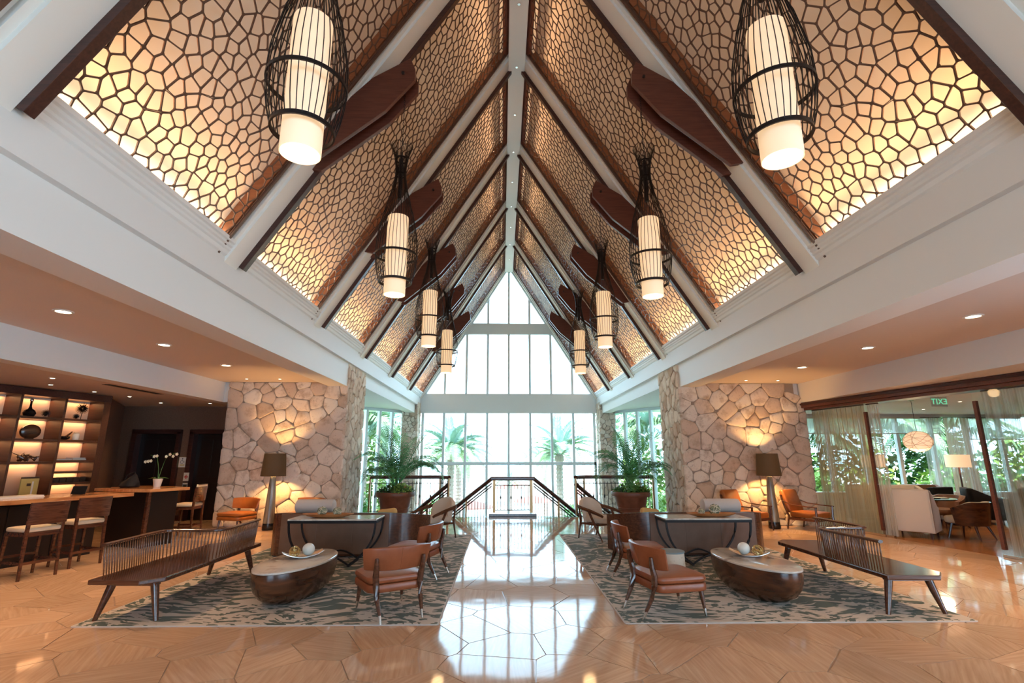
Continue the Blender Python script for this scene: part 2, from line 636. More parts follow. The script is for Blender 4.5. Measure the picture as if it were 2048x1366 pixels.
def voronoi(pts, x0, x1, y0, y1, gap=0.0):
    P = np.array(pts)
    cells = []
    for i in range(len(P)):
        p = P[i]
        d = np.hypot(P[:, 0] - p[0], P[:, 1] - p[1])
        order = np.argsort(d)[1:40]
        poly = [(x0, y0), (x1, y0), (x1, y1), (x0, y1)]
        for j in order:
            if len(poly) < 3:
                break
            rmax = max(math.hypot(q[0] - p[0], q[1] - p[1]) for q in poly)
            if d[j] / 2 > rmax:
                break
            nx, ny = (P[j] - p) / d[j]
            h = d[j] / 2 - gap / 2
            poly = clip(poly, p[0] + nx * h, p[1] + ny * h, nx, ny)
        cells.append(poly)
    return cells


def scatter(x0, x1, y0, y1, dmin, rng, tries=12000, var=0.0, asp=1.0):
    pts = []
    rad = []
    g = {}
    cs = dmin * (1 + var)
    for _ in range(tries):
        x, y = rng.uniform(x0, x1), rng.uniform(y0, y1)
        r = dmin * (1 + var * (rng.random() ** 1.5 * 2 - 1) if var > .5 else 1 + rng.uniform(-var, var))
        gx, gy = int(x / cs), int(y / cs)
        ok = True
        for a in range(gx - 2, gx + 3):
            for b in range(gy - 2, gy + 3):
                for k in g.get((a, b), ()):
                    dx, dy = (pts[k][0] - x) / asp, pts[k][1] - y
                    if dx * dx + dy * dy < ((r + rad[k]) / 2) ** 2:
                        ok = False
                        break
                if not ok:
                    break
            if not ok:
                break
        if ok:
            g.setdefault((gx, gy), []).append(len(pts))
            pts.append((x, y))
            rad.append(r)
    return pts


def clean(poly, eps):
    out = []
    for p in poly:
        if not out or math.hypot(p[0] - out[-1][0], p[1] - out[-1][1]) > eps:
            out.append(p)
    while len(out) > 3 and math.hypot(out[0][0] - out[-1][0], out[0][1] - out[-1][1]) <= eps:
        out.pop()
    return out


def chaikin(poly, t=0.25):
    out = []
    n = len(poly)
    for i in range(n):
        a, b = poly[i], poly[(i + 1) % n]
        out.append((a[0] + t * (b[0] - a[0]), a[1] + t * (b[1] - a[1])))
        out.append((b[0] + t * (a[0] - b[0]), b[1] + t * (a[1] - b[1])))
    return out


def centroid(poly):
    return sum(p[0] for p in poly) / len(poly), sum(p[1] for p in poly) / len(poly)


def area(poly):
    return 0.5 * abs(sum(poly[i][0] * poly[(i + 1) % len(poly)][1] - poly[(i + 1) % len(poly)][0] * poly[i][1] for i in range(len(poly))))


def stones_on(parent, name, u0, u1, v0, v1, dmin, fn, rng, mt='coral_stone', depth=0.045, gap=0.014, keep=None, asp=1.3, bulge=None):
    """irregular fieldstones over a rectangle (u, v); fn(u, v, h) -> world point"""
    pts = scatter(u0, u1, v0, v1, dmin, rng, 3500, 0.60, asp)
    for poly in voronoi(pts, u0, u1, v0, v1, gap):
        poly = clean(poly, 0.02)
        if len(poly) < 3 or area(poly) < 0.004:
            continue
        c = centroid(poly)
        if keep and not keep(*c):
            continue
        pl = [(p[0] + rng.uniform(-.012, .012), p[1] + rng.uniform(-.012, .012)) for p in chaikin(poly, 0.15)]
        h = depth * rng.uniform(0.55, 1.15)
        n = len(pl)
        def sc(k):
            return [(c[0] + (p[0] - c[0]) * k, c[1] + (p[1] - c[1]) * k) for p in pl]
        rings = [[fn(p[0], p[1], -0.03) for p in pl], [fn(p[0], p[1], h * 0.55) for p in pl],
                 [fn(p[0], p[1], h * 0.92 + rng.uniform(-.004, .004)) for p in sc(0.90)],
                 [fn(p[0], p[1], h + rng.uniform(-.006, .006)) for p in sc(0.55)]]
        MB().loft(rings).build(name, mt, parent, smooth=True)

# ================================================================== FLOOR
rng = random.Random(11)
YE = 14.75                      # edge of the upper floor at the stair
fl = struct('floor', MB().prism([(-12.4, -6), (10.4, -6), (7.5, 12.9), (7.5, YE), (-12.4, YE)], -0.35, -0.006).bb(-7.3, -2.15, YE, 15.75, -0.35, -0.006).bb(2.15, 7.3, YE, 15.75, -0.35, -0.006)
            .prism([(-2.15, YE), (2.15, YE), (1.5, YE + .12), (0.9, YE + .28), (-0.9, YE + .28), (-1.5, YE + .12)], -0.35, -0.006),
            'floor_grout', 'polished irregular travertine paving of the lobby')
pts = scatter(-8.6, 9.0, 3.0, YE, 0.66, rng, 9000, 0.55)
cells = []
for poly in voronoi(pts, -8.6, 9.0, 3.0, YE, 0.010):
    poly = clean(clip(poly, 7.5, 12.9, .988, .153), 0.03)
    if len(poly) < 3 or area(poly) < 0.01:
        continue
    pl = []
    n = len(poly)
    for i in range(n):                       # slightly ragged broken edges
        a, b = poly[i], poly[(i + 1) % n]
        pl.append(a)
        L = math.hypot(b[0] - a[0], b[1] - a[1])
        m_ = max(1, int(L / 0.2))
        for k in range(1, m_):
            t = k / m_
            q = rng.uniform(-0.004, 0.004)
            pl.append((a[0] + t * (b[0] - a[0]) + q, a[1] + t * (b[1] - a[1]) - q))
    c = centroid(poly)
    under_rug = 1.25 < abs(c[0]) < 4.25 and 5.9 < c[1] < 11.2
    out_of_way = c[1] < 3.9 or abs(c[0] + .31) > 1.06 * c[1] + .6
    cells.append((0 if under_rug or out_of_way else area(poly) / c[1] ** 2, pl))
cells.sort(key=lambda q: -q[0])
rest = MB()
for k, (w_, pl) in enumerate(cells):
    if k < 300 and w_ > 0:
        MB().prism(pl, -0.012, 0.0).build('paving_stone', 'travertine', fl)
    else:
        rest.prism(pl, -0.012, 0.0)
tag(rest.build('paving_rest', 'travertine', fl), kind='stuff')
# bands of the floor the camera sees only far off or not at all
tag(MB().bb(-12.4, -8.607, 3, YE, -0.03, 0).build('paving_band', 'travertine', fl))
tag(MB().bb(-7.3, -2.2, YE + .007, 15.6, -0.03, 0).build('paving_band', 'travertine', fl))
tag(MB().bb(2.2, 7.3, YE + .007, 15.6, -0.03, 0).build('paving_band', 'travertine', fl))
MB().prism([(-2.15, YE + .005), (2.15, YE + .005), (1.5, YE + .12), (0.9, YE + .28), (-0.9, YE + .28), (-1.5, YE + .12)], -0.03, 0.001).build('granite_border', 'granite', fl)
def pline(y):
    return 7.505 + .155 * (12.9 - y)


lf = struct('floor_lounge', MB().prism([(pline(3.5), 3.5), (20, 3.5), (20, 17), (pline(13.8), 17), (pline(13.8), 13.8)], -0.3, -0.012), 'lounge_floor', 'honey coloured wooden floor of the lounge')
for k in range(26):
    ya, yb = 5.6 + k * 0.42, 5.6 + k * 0.42 + 0.414
    MB().prism([(pline(ya), ya), (19.9, ya), (19.9, yb), (pline(yb), yb)], -0.02, 0).build('floor_board', 'lounge_floor', lf)

# ================================================================== WALLS
STONE_Y = 12.9


def stone_wall(s, name):
    w = empty_struct(name, 'coral stone wall and pier on the ' + ('left' if s < 0 else 'right'))
    xo = 7.25 if s < 0 else 7.5
    mb = MB().bb(s * 4.28, s * xo, STONE_Y + 0.03, 14.55, 0, 3.0).bb(s * 4.28, s * 7.25, STONE_Y + 0.03, 14.55, 3.0, 4.42)
    mb.build('wall_core', 'grout', w)
    r = random.Random(21 if s < 0 else 33)
    stones_on(w, 'stone', 4.24, xo, 0.0, 3.5, 0.385, lambda u, v, h: (s * u, STONE_Y + 0.03 - h, v), r,
              keep=lambda u, v: u < 7.25 or v < 3.0)
    stones_on(w, 'stone', STONE_Y, 14.55, 0.0, 4.05, 0.44, lambda u, v, h: (s * (4.28 - h), u, v), r, depth=0.055, asp=0.62)
    return w


stone_wall(-1, 'wall_left')
stone_wall(1, 'wall_right')


def far_column(s):
    w = empty_struct('wall_column_left' if s < 0 else 'wall_column_right', 'stone column beside the tall window on the ' + ('left' if s < 0 else 'right'))
    MB().bb(s * 4.2, s * 4.85, 23.3, 24.15, -3.6, 4.2).build('column_core', 'grout', w)
    r = random.Random(5 + s)
    stones_on(w, 'stone', 4.17, 4.88, -1.2, 3.75, 0.26, lambda u, v, h: (s * u, 23.3 - h, v), r, depth=0.045)
    stones_on(w, 'stone', 23.28, 24.1, -1.2, 4.1, 0.30, lambda u, v, h: (s * (4.2 - h), u, v), r, depth=0.05)


far_column(-1)
far_column(1)

# gallery beyond the stone piers
for s, nm in ((-1, 'left'), (1, 'right')):
    struct('wall_gallery_' + nm, MB().bb(s * 7.0, s * 7.25, 14.55, 20.6, -3.6, 4.0), 'paint_white', 'white side wall of the stair gallery')
    struct('ceiling_gallery_' + nm, MB().bb(s * 4.5, s * 7.4, 14.0, 24.3, 3.72, 3.9), 'paint_white', 'white ceiling over the stair gallery')
    # beams, fascia and crown running the length of the hall
    prof = [(4.05, 4.60), (4.05, 4.545), (4.08, 4.535), (4.08, 4.50), (4.105, 4.485), (4.105, 4.45), (4.13, 4.435), (4.15, 4.39), (4.18, 4.37), (4.18, 3.98),
            (4.9, 3.98), (4.9, 4.60)]
    struct('trim_cornice_' + nm, MB().extrude_y([(s * x, z) for x, z in prof], -6, 24.2), 'paint_white', 'white moulded cornice along the ' + nm + ' side of the vault')
    struct('trim_beam_' + nm, MB().bb(s * 4.27, s * 4.75, -6, STONE_Y + .02, 3.40, 3.985), 'paint_white', 'white beam under the cornice on the ' + nm)
    struct('trim_gallery_beam_' + nm, MB().bb(s * 4.3, s * 4.7, 14.5, 24.2, 3.6, 3.985), 'paint_white', 'white beam over the stair gallery on the ' + nm)
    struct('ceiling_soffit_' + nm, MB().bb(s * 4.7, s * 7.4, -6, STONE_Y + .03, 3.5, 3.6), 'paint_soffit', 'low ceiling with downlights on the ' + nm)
    struct('trim_bulkhead_' + nm, MB().bb(s * 7.4, s * 7.7, -6, STONE_Y + .1, 3.0, 3.6).bb(s * 7.25, s * 7.7, STONE_Y + .1, 14.6, 3.0, 3.6), 'paint_white', 'bulkhead stepping down from the soffit on the ' + nm)

# left service area
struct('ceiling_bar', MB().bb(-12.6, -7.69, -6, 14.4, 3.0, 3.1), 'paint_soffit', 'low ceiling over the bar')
wb = MB().bb(-12.4, -9.55, 14.2, 14.4, 0, 3.0).bb(-8.85, -8.55, 14.2, 14.4, 0, 3.0).bb(-9.55, -8.85, 14.2, 14.4, 0, 3.0)
wb = MB().bb(-12.4, -10.3, 14.2, 14.4, 0, 3.0).bb(-10.3, -9.1, 14.2, 14.4, 2.25, 3.0).bb(-9.1, -8.75, 14.2, 14.4, 0, 3.0).bb(-8.75, -7.7, 14.2, 14.4, 2.25, 3.0).bb(-7.7, -7.25, 14.2, 14.4, 0, 3.0)
struct('wall_service', wb, 'paint_taupe', 'taupe wall behind the bar with two dark doorways')
struct('wall_bar_side', MB().bb(-12.6, -12.4, -6, 14.4, 0, 3.0), 'paint_taupe', 'taupe side wall behind the bar')
# taupe return next to the bookcase
a = math.atan2(0.306, 0.952)
struct('wall_bar_return', MB().box((-10.10, 12.95, 1.5), (0.12, 2.9, 3.0), rz=R(29)), 'paint_taupe', 'taupe wall between bookcase and doorway')


def doorway(n, x0, x1, h, label):
    d = empty_struct('door_%d' % n, label)
    for x in (x0, x1):
        MB().bb(x - .06, x + .06, 14.12, 14.42, 0, h + .06).build('jamb', 'timber_dark', d, bev=0.008)
    MB().bb(x0 - .06, x1 + .06, 14.12, 14.42, h, h + .12).build('door_head', 'timber_dark', d, bev=0.008)
    lf_ = MB().bb(x0 + .06, x1 - .06, 14.34, 14.39, 0.0, h).build('door_leaf', 'door_dark', d)
    for (a0, a1, b0, b1) in ((.12, .46, .15, .95), (.54, .88, .15, .95), (.12, .46, 1.1, h - .15), (.54, .88, 1.1, h - .15)):
        MB().bb(x0 + .06 + a0 * (x1 - x0 - .12), x0 + .06 + a1 * (x1 - x0 - .12), 14.325, 14.345, b0, b1).build('door_panel', 'door_dark', lf_, bev=0.006)
    return d


doorway(1, -10.3, -9.1, 2.25, 'dark wooden doorway behind the orchid')
doorway(2, -8.75, -7.7, 2.25, 'dark wooden doorway beside the stone wall')
struct('baseboard_service', MB().bb(-12.3, -10.36, 14.17, 14.2, 0, .14).bb(-9.04, -8.81, 14.17, 14.2, 0, .14), 'timber_dark', 'dark baseboard of the taupe wall')

struct('wall_back_blocker', MB().bb(-12.6, -3.2, -6.2, -6, 0, 11.6).bb(3.2, 10.6, -6.2, -6, 0, 11.6).bb(-3.2, 3.2, -6.2, -6, 3.2, 11.6), 'paint_white', 'unseen wall with a wide opening, added behind the viewer to cut light')  # unseen, added to hold back the daylight that floods in from behind
struct('ceiling_blocker_left', MB().bb(-12.7, -4.9, -6.2, 14.7, 3.62, 3.70), 'paint_soffit', 'unseen slab added over the bar side against sky leaks')  # both side slabs are unseen, added to block sky light above the soffits
struct('ceiling_blocker_right', MB().bb(4.9, 20.3, -6.2, 14.7, 3.62, 3.70).bb(7.26, 20.3, 14.7, 17.1, 3.62, 3.70), 'paint_soffit', 'unseen slab added over the lounge side against sky leaks')
struct('wall_leak_blocker', MB().bb(-12.5, -7.25, 14.6, 14.75, -.3, 3.1), 'door_dark', 'unseen dark wall added behind the two doorways against light leaks')  # added behind the door leaves to block outside light at the gaps
# ================================================================== VAULT
EX, EZ, RX, RZ = 4.15, 4.45, 0.20, 10.85
SL = math.hypot(EX - RX, RZ - EZ)
DX, DZ = (RX - EX) / SL, (RZ - EZ) / SL          # along the slope, right side
NX, NZ = -DZ, DX                                 # into the room, right side


def sp(s, t, n, y):
    return (s * (EX + DX * t + NX * n), y, EZ + DZ * t + NZ * n)


def slab(mb, s, t0, t1, n0, n1, y0, y1):
    vs = [sp(s, t, n, y) for t in (t0, t1) for n in (n0, n1) for y in (y0, y1)]
    mb.add(vs, [(0, 1, 3, 2), (4, 6, 7, 5), (0, 4, 5, 1), (2, 3, 7, 6), (0, 2, 6, 4), (1, 5, 7, 3)])
    return mb


cb = MB()
for s in (-1, 1):
    slab(cb, s, -0.6, SL + 0.4, -0.36, -0.18, -6, 24.4)
struct('ceiling', cb, 'ceiling_cream', 'steep cream vault behind the lattice screens')
struct('trim_ridge', MB().bb(-.2, .2, -6, 24.2, 10.72, 11.4), 'paint_rafter', 'white ridge beam of the vault', bev=0.015)
rb = bpy.data.objects['trim_ridge']
for y in np.arange(3.4, 24, 1.725):
    MB().lathe([(0.035, 0), (0.03, -0.015), (0.0005, -0.016)], 12, (0.0, y, 10.72)).build('ridge_spot', 'steel', rb)
RY = [-3.55, -0.1, 3.35, 6.8, 10.25, 13.7, 17.15, 20.6, 24.05]
for i, y in enumerate(RY):
    for s in (-1, 1):
        nm = 'trim_rafter_%d%s' % (i + 1, 'a' if s < 0 else 'b')
        e = empty_struct('trim_%d' % (2 * i + (1 if s < 0 else 2)), 'white rafter of the ' + ('left' if s < 0 else 'right') + ' slope')
        mb = slab(MB(), s, -0.3, SL + .05, -0.18, 0.06, y - .13, y + .19)
        mb.build('rafter', 'paint_rafter', e)
        mb = slab(MB(), s, -0.3, SL + .05, -0.18, 0.015, y - .20, y - .13)
        slab(mb, s, -0.3, SL + .05, -0.18, -0.04, y - .27, y - .20)
        mb.build('moulding', 'paint_rafter', e)

# lattice: one cut pattern for each slope of a bay
bw = 3.45 - .30 - .31


def lattice_mesh(seed):
    r = random.Random(seed)
    T0, T1 = 0.0, SL - 0.02
    pts = scatter(0, bw, T0, T1, 0.130, r, 12000, 0.22)
    P = pts[:]
    mb = MB()
    th = 0.016
    for poly in voronoi(P, 0, bw, T0, T1, 0.0):
        poly = clean(poly, 0.014)
        n = len(poly)
        if n < 3:
            continue
        c = centroid(poly)
        hw = 0.0074
        # inset polygon by moving each edge inwards
        inn = []
        for i in range(n):
            p0, p1, p2 = poly[i - 1], poly[i], poly[(i + 1) % n]
            e1 = Vector((p1[0] - p0[0], p1[1] - p0[1])).normalized()
            e2 = Vector((p2[0] - p1[0], p2[1] - p1[1])).normalized()
            n1 = Vector((-e1.y, e1.x))
            n2 = Vector((-e2.y, e2.x))
            if n1.dot(Vector((c[0] - p1[0], c[1] - p1[1]))) < 0:
                n1, n2 = -n1, -n2
            b = (n1 + n2)
            b = b / max(0.35, b.dot(n1)) if b.length > 1e-4 else n1
            inn.append((p1[0] + b.x * hw, p1[1] + b.y * hw))
        A, B = [], []
        for i in range(n):
            p0, p1, p2 = inn[i - 1], inn[i], inn[(i + 1) % n]
            k = 0.10
            A.append((p1[0] + (p0[0] - p1[0]) * k, p1[1] + (p0[1] - p1[1]) * k))
            B.append((p1[0] + (p2[0] - p1[0]) * k, p1[1] + (p2[1] - p1[1]) * k))
        vs, fs = [], []
        for i in range(n):
            vs += [(poly[i][0], poly[i][1], 0), (A[i][0], A[i][1], 0), (B[i][0], B[i][1], 0), (A[i][0], A[i][1], -th), (B[i][0], B[i][1], -th), (poly[i][0], poly[i][1], -th)]
        for i in range(n):
            j = (i + 1) % n
            a, b = 6 * i, 6 * j
            fs += [(a, a + 2, a + 1), (a, b, b + 1, a + 2), (a + 1, a + 2, a + 4, a + 3), (a + 2, b + 1, b + 3, a + 4), (a + 5, a + 3, a + 4), (a + 5, a + 4, b + 3, b + 5)]
        mb.add(vs, fs)
    me = bpy.data.meshes.new('lattice')
    me.from_pydata(mb.v, [], mb.f)
    me.materials.append(M['lattice_brown'])
    return me


LM = [lattice_mesh(3), lattice_mesh(4)]
ordn = ['', 'first', 'second', 'third', 'fourth', 'fifth', 'sixth', 'seventh', 'eighth']
for i in range(len(RY) - 1):
    y0, y1 = RY[i] + .30, RY[i + 1] - .31
    fromwin = len(RY) - 1 - i
    for s in (-1, 1):
        side = 'left' if s < 0 else 'right'
        if RY[i + 1] < 0:
            continue
        p = thing('lattice_panel', 'brown web-patterned lattice screen on the %s roof slope, %s bay from the window' % (side, ordn[fromwin]), 'lattice screen',
                  (0, 0, 0), 0, 'lattice screens of the vault')
        o = obj('lattice', LM[i % 2], p)
        ex = Vector((0, 1, 0))
        ty = Vector((s * DX, 0, DZ))
        nz = Vector((s * NX, 0, NZ))
        m = Matrix((ex, ty, nz)).transposed().to_4x4()
        m.translation = Vector(sp(s, 0, 0.0, y0))
        o.matrix_local = m
        slab(MB(), s, -.1, SL, -0.178, -0.024, y1 - .03, y1 + .005).build('side_board', 'side_board', p)
        slab(MB(), s, -.1, SL, -0.03, 0.025, y1 + .002, y1 + .04).build('frame_edge', 'lattice_brown', p)
        slab(MB(), s, -.1, SL, -0.178, 0.14, y0 - .11, y0 - .01).build('dark_timber', 'timber_dark', p, bev=0.004)
        slab(MB(), s, SL - .14, SL - .02, -0.178, 0.03, y0 - .01, y1).build('head_board', 'timber_red', p)
    # clips along the cornice
for s in (-1, 1):
    cor = bpy.data.objects['trim_cornice_left' if s < 0 else 'trim_cornice_right']
    for y in np.arange(6.9, 20.5, 0.86):
        MB().lathe([(0.022, -.02), (0.022, .012), (0.012, .02)], 10, (s * 4.075, y, 4.60)).build('cornice_spot', 'steel', cor)
    # warm cove strip hidden behind the cornice
    e = empty_struct('trim_cove_' + ('left' if s < 0 else 'right'), 'warm light cove behind the cornice')
    for i in range(1, len(RY) - 1):
        L = light('AREA', 'cove_light', sp(s, 0.20, -0.09, (RY[i] + RY[i + 1]) / 2), 13.0, (1.0, 0.60, 0.30), e, size=0.06, size_y=2.6)
        L.data.spread = R(38)
        slab(MB(), s, 0.15, 0.17, -0.12, -0.06, RY[i] + .35, RY[i + 1] - .35).build('cove_strip', 'bulb', e)
        d = Vector((s * DX, 0, DZ)) + Vector((s * NX, 0, NZ)) * -0.05
        L.rotation_euler = (-d).to_track_quat('Z', 'Y').to_euler()
        # keep the long side along y
        q = Matrix((Vector((0, 1, 0)).cross(-d.normalized()), Vector((0, 1, 0)), -d.normalized())).transposed()
        L.rotation_euler = q.to_euler()
        # the same strip under the head board by the ridge, washing down the slope
        slab(MB(), s, SL - .18, SL - .165, -0.13, -0.05, RY[i] + .35, RY[i + 1] - .35).build('cove_channel', 'paint_rafter', e)
        L = light('AREA', 'head_light', sp(s, SL - .20, -0.085, (RY[i] + RY[i + 1]) / 2), 8.0, (1.0, 0.62, 0.34), e, size=0.06, size_y=2.6)
        L.data.spread = R(32)
        d = Vector((-s * DX, 0, -DZ)) + Vector((s * NX, 0, NZ)) * -0.04
        L.rotation_euler = Matrix((Vector((0, 1, 0)).cross(-d.normalized()), Vector((0, 1, 0)), -d.normalized())).transposed().to_euler()

# ================================================================== WINDOW WALL
GY = 24.2
w1 = empty_struct('window_1', 'tall gabled window wall at the end of the hall')
MXS = [i * 1.02 for i in range(-3, 4)]


def roofz(x):                   # underside of the gable at x
    return RZ + 0.05 - (abs(x) - RX) * (RZ - EZ) / (EX - RX)


def frame_piece(mb, nm='mullion', mt='paint_window', par=None):
    mb.build(nm, mt, par or w1)


for x in MXS:
    top = min(roofz(x), 10.9)
    frame_piece(MB().bb(x - .055, x + .055, GY - .07, GY + .07, -3.6, 3.65))
    frame_piece(MB().bb(x - .055, x + .055, GY - .07, GY + .07, 4.57, min(top, 7.49)))
    if top > 8.2:
        frame_piece(MB().bb(x - .055, x + .055, GY - .07, GY + .07, 8.05, top))
for s in (-1, 1):
    frame_piece(MB().bb(s * 4.0, s * 4.12, GY - .06, GY + .06, -3.6, 3.65), 'window_jamb')
    mb = MB()
    slab(mb, s, -0.2, SL + .1, -0.45, 0.14, GY - .12, GY + .12)
    frame_piece(mb, 'gable_frame')
frame_piece(MB().extrude_y([(-2.30, 7.49), (2.30, 7.49), (1.96, 8.05), (-1.96, 8.05)], GY - .11, GY + .11), 'tie_beam')
frame_piece(MB().bb(-4.2, 4.2, GY - .15, GY + .15, 3.65, 4.57), 'tie_beam')
frame_piece(MB().bb(-4.1, 4.1, GY - .06, GY + .06, 1.26, 1.40), 'transom')
frame_piece(MB().bb(-4.1, 4.1, GY - .05, GY + .05, -1.3, -1.2), 'transom')
xs = [-4.05] + MXS + [4.05]


def pane(poly):                 # poly in (x, z)
    MB().extrude_y(poly, GY - .006, GY + .006).build('pane', 'glass', w1)


for a, b in zip(xs[:-1], xs[1:]):
    a2, b2 = a + .03, b - .03
    pane([(a2, 1.37), (b2, 1.37), (b2, 3.66), (a2, 3.66)])
    pane([(a2, -1.21), (b2, -1.21), (b2, 1.29), (a2, 1.29)])
    pane([(a2, -3.6), (b2, -3.6), (b2, -1.29), (a2, -1.29)])
    za, zb = min(roofz(a2), 7.5), min(roofz(b2), 7.5)
    if max(za, zb) > 4.6:
        pane([(a2, 4.56), (b2, 4.56), (b2, max(zb, 4.57)), (a2, max(za, 4.57))])
    za, zb = min(roofz(a2), 10.85), min(roofz(b2), 10.85)
    if min(abs(a), abs(b)) < 1.5:
        pane([(a2, 8.04), (b2, 8.04), (b2, max(zb, 8.05)), (a2, max(za, 8.05))])
# splayed side windows
for k, s in ((2, -1), (3, 1)):
    w = empty_struct('window_%d' % k, 'splayed side window of the stair gallery on the ' + ('left' if s < 0 else 'right'))
    p0, p1 = Vector((s * 4.88, 23.7)), Vector((s * 6.95, 20.7))
    d = (p1 - p0)
    ang = math.atan2(d.y, d.x)
    n = 5
    for i in range(n + 1):
        q = p0 + d * (i / n)
        MB().box((q.x, q.y, 0.05), (0.12 if 0 < i < n else .18, 0.14, 7.34), rz=ang).build('mullion', 'paint_window', w)
        if i < n:
            c = p0 + d * ((i + .5) / n)
            MB().box((c.x, c.y, 0.05), (d.length / n - .09, 0.012, 7.2), rz=ang).build('pane', 'glass', w)
    c = (p0 + p1) / 2
    MB().box((c.x, c.y, 3.66), (d.length, 0.15, 0.12), rz=ang).build('window_head', 'paint_window', w)

# ================================================================== BRACKETS AND CHANDELIERS
BR = [(-1.66, 7.42), (-1.74, 7.62), (-2.24, 7.30), (-2.30, 7.26), (-3.16, 6.32), (-3.30, 5.90), (-3.06, 5.86), (-2.08, 6.70), (-1.66, 7.24)]
rname = {3: 'fourth', 4: 'third', 5: 'second', 6: 'nearest the window', 2: 'nearest the entrance'}
for i in range(2, 8):
    y = RY[i]
    for s in (-1, 1):
        side = 'left' if s < 0 else 'right'
        wn = ordn[8 - i]
        b = thing('rafter_bracket', 'paired dark wooden bracket on the %s roof slope, %s rafter from the window' % (side, wn), 'bracket', (0, 0, 0), 0, 'wooden brackets on the rafters')
        for dy in (-.17, .12):
            MB().extrude_y([(-s * x, z) for x, z in BR], y + dy, y + dy + .07).build('plate', 'timber_red', b, bev=0.006)
        MB().tube([(s * 1.84, y - .20, 7.34), (s * 1.84, y + .22, 7.34)], 0.022, 10).build('bolt', 'iron', b)


def chand_profile(z):           # radius of the wire cage
    pts = [(4.10, .235), (4.30, .285), (4.50, .302), (4.75, .292), (5.05, .24), (5.35, .165), (5.60, .105), (5.80, .078), (5.98, .082), (6.12, .11), (6.30, .165)]
    for (z0, r0), (z1, r1) in zip(pts[:-1], pts[1:]):
        if z0 <= z <= z1:
            t = (z - z0) / (z1 - z0)
            t = t * t * (3 - 2 * t) * 0.5 + t * 0.5
            return r0 + (r1 - r0) * t
    return pts[-1][1]


wire_me = MB().tube([(chand_profile(z), 0, z - 3.9) for z in np.linspace(4.10, 6.30, 18)], 0.0044, 4).mesh('wire')
wire_me.materials.append(M['metal_dark'])


def chandelier(x, y, label):
    t = thing('pendant_lantern', label, 'pendant lamp', (x, y, 3.9), 0, 'wire cage pendant lanterns')
    for k in range(36):
        o = obj('cage_wire', wire_me, t)
        o.rotation_euler = (0, 0, 2 * math.pi * k / 36)
    for z, h, rr in ((4.10, .035, .004), (4.50, .03, .004)):
        r_ = chand_profile(z) + rr
        MB().loft([[(r0 * math.cos(a), r0 * math.sin(a), zz) for a in np.linspace(0, 2 * math.pi, 40, endpoint=False)] for r0, zz in
                   ((r_, z - 3.9 - h / 2), (r_, z - 3.9 + h / 2), (r_ - .014, z - 3.9 + h / 2), (r_ - .014, z - 3.9 - h / 2))], False, True).build('cage_ring', 'metal_dark', t, smooth=True)
    for z in (5.80, 6.06):
        r_ = chand_profile(z) + .005
        MB().loft([[(r0 * math.cos(a), r0 * math.sin(a), zz) for a in np.linspace(0, 2 * math.pi, 24, endpoint=False)] for r0, zz in
                   ((r_, z - 3.9 - .012), (r_, z - 3.9 + .012), (r_ - .012, z - 3.9 + .012), (r_ - .012, z - 3.9 - .012))], False, True).build('neck_band', 'metal_dark', t)
    MB().lathe([(.030, 1.5), (.034, 1.7), (.030, 2.15), (.02, 2.2)], 14).build('hub', 'metal_dark', t, smooth=True)
    sh = MB().lathe([(.150, 0.0), (.152, 0.02), (.152, 1.19), (.150, 1.20), (.144, 1.19), (.144, 0.004)], 40, cap=False).build('shade', 'shade_lit', t, smooth=True)
    MB().lathe([(.145, .012), (.145, .022), (.0005, .022), (.0005, .012)], 32, cap=False).build('diffuser', 'shade_inner', sh)
    MB().lathe([(.145, 1.17), (.145, 1.18), (.0005, 1.18)], 32, cap=False).build('top_disc', 'shade_lit', sh)
    mb = MB()
    z = 2.18
    k = 0
    while z < 3.40:
        ring = []
        for q in range(8):
            a_ = 2 * math.pi * q / 8
            u, v = .011 * math.cos(a_), .026 * math.sin(a_)
            ring.append((u, 0, z + v) if k % 2 else (0, u, z + v))
        mb.tube(ring, .0035, 4, closed=True)
        z += .040
        k += 1
    mb.build('chain', 'metal_dark', t)
    light('POINT', 'lantern_light', (0, 0, -0.16), 8, (1.0, 0.62, 0.30), t, size=0.15)
    return t


for i, pos in ((2, 'nearest and largest'), (3, 'second'), (4, 'third'), (5, 'farthest and smallest')):
    for s in (-1, 1):
        side = 'left' if s < 0 else 'right'
        if i in (2, 5):
            lb = 'black wire cage pendant with lit white shade, the %s in the %s row' % (pos, side)
        else:
            lb = 'black wire cage pendant with lit white shade, %s from the viewer in the %s row' % (pos, side)
        chandelier(s * 1.86, RY[i] + .12, lb)

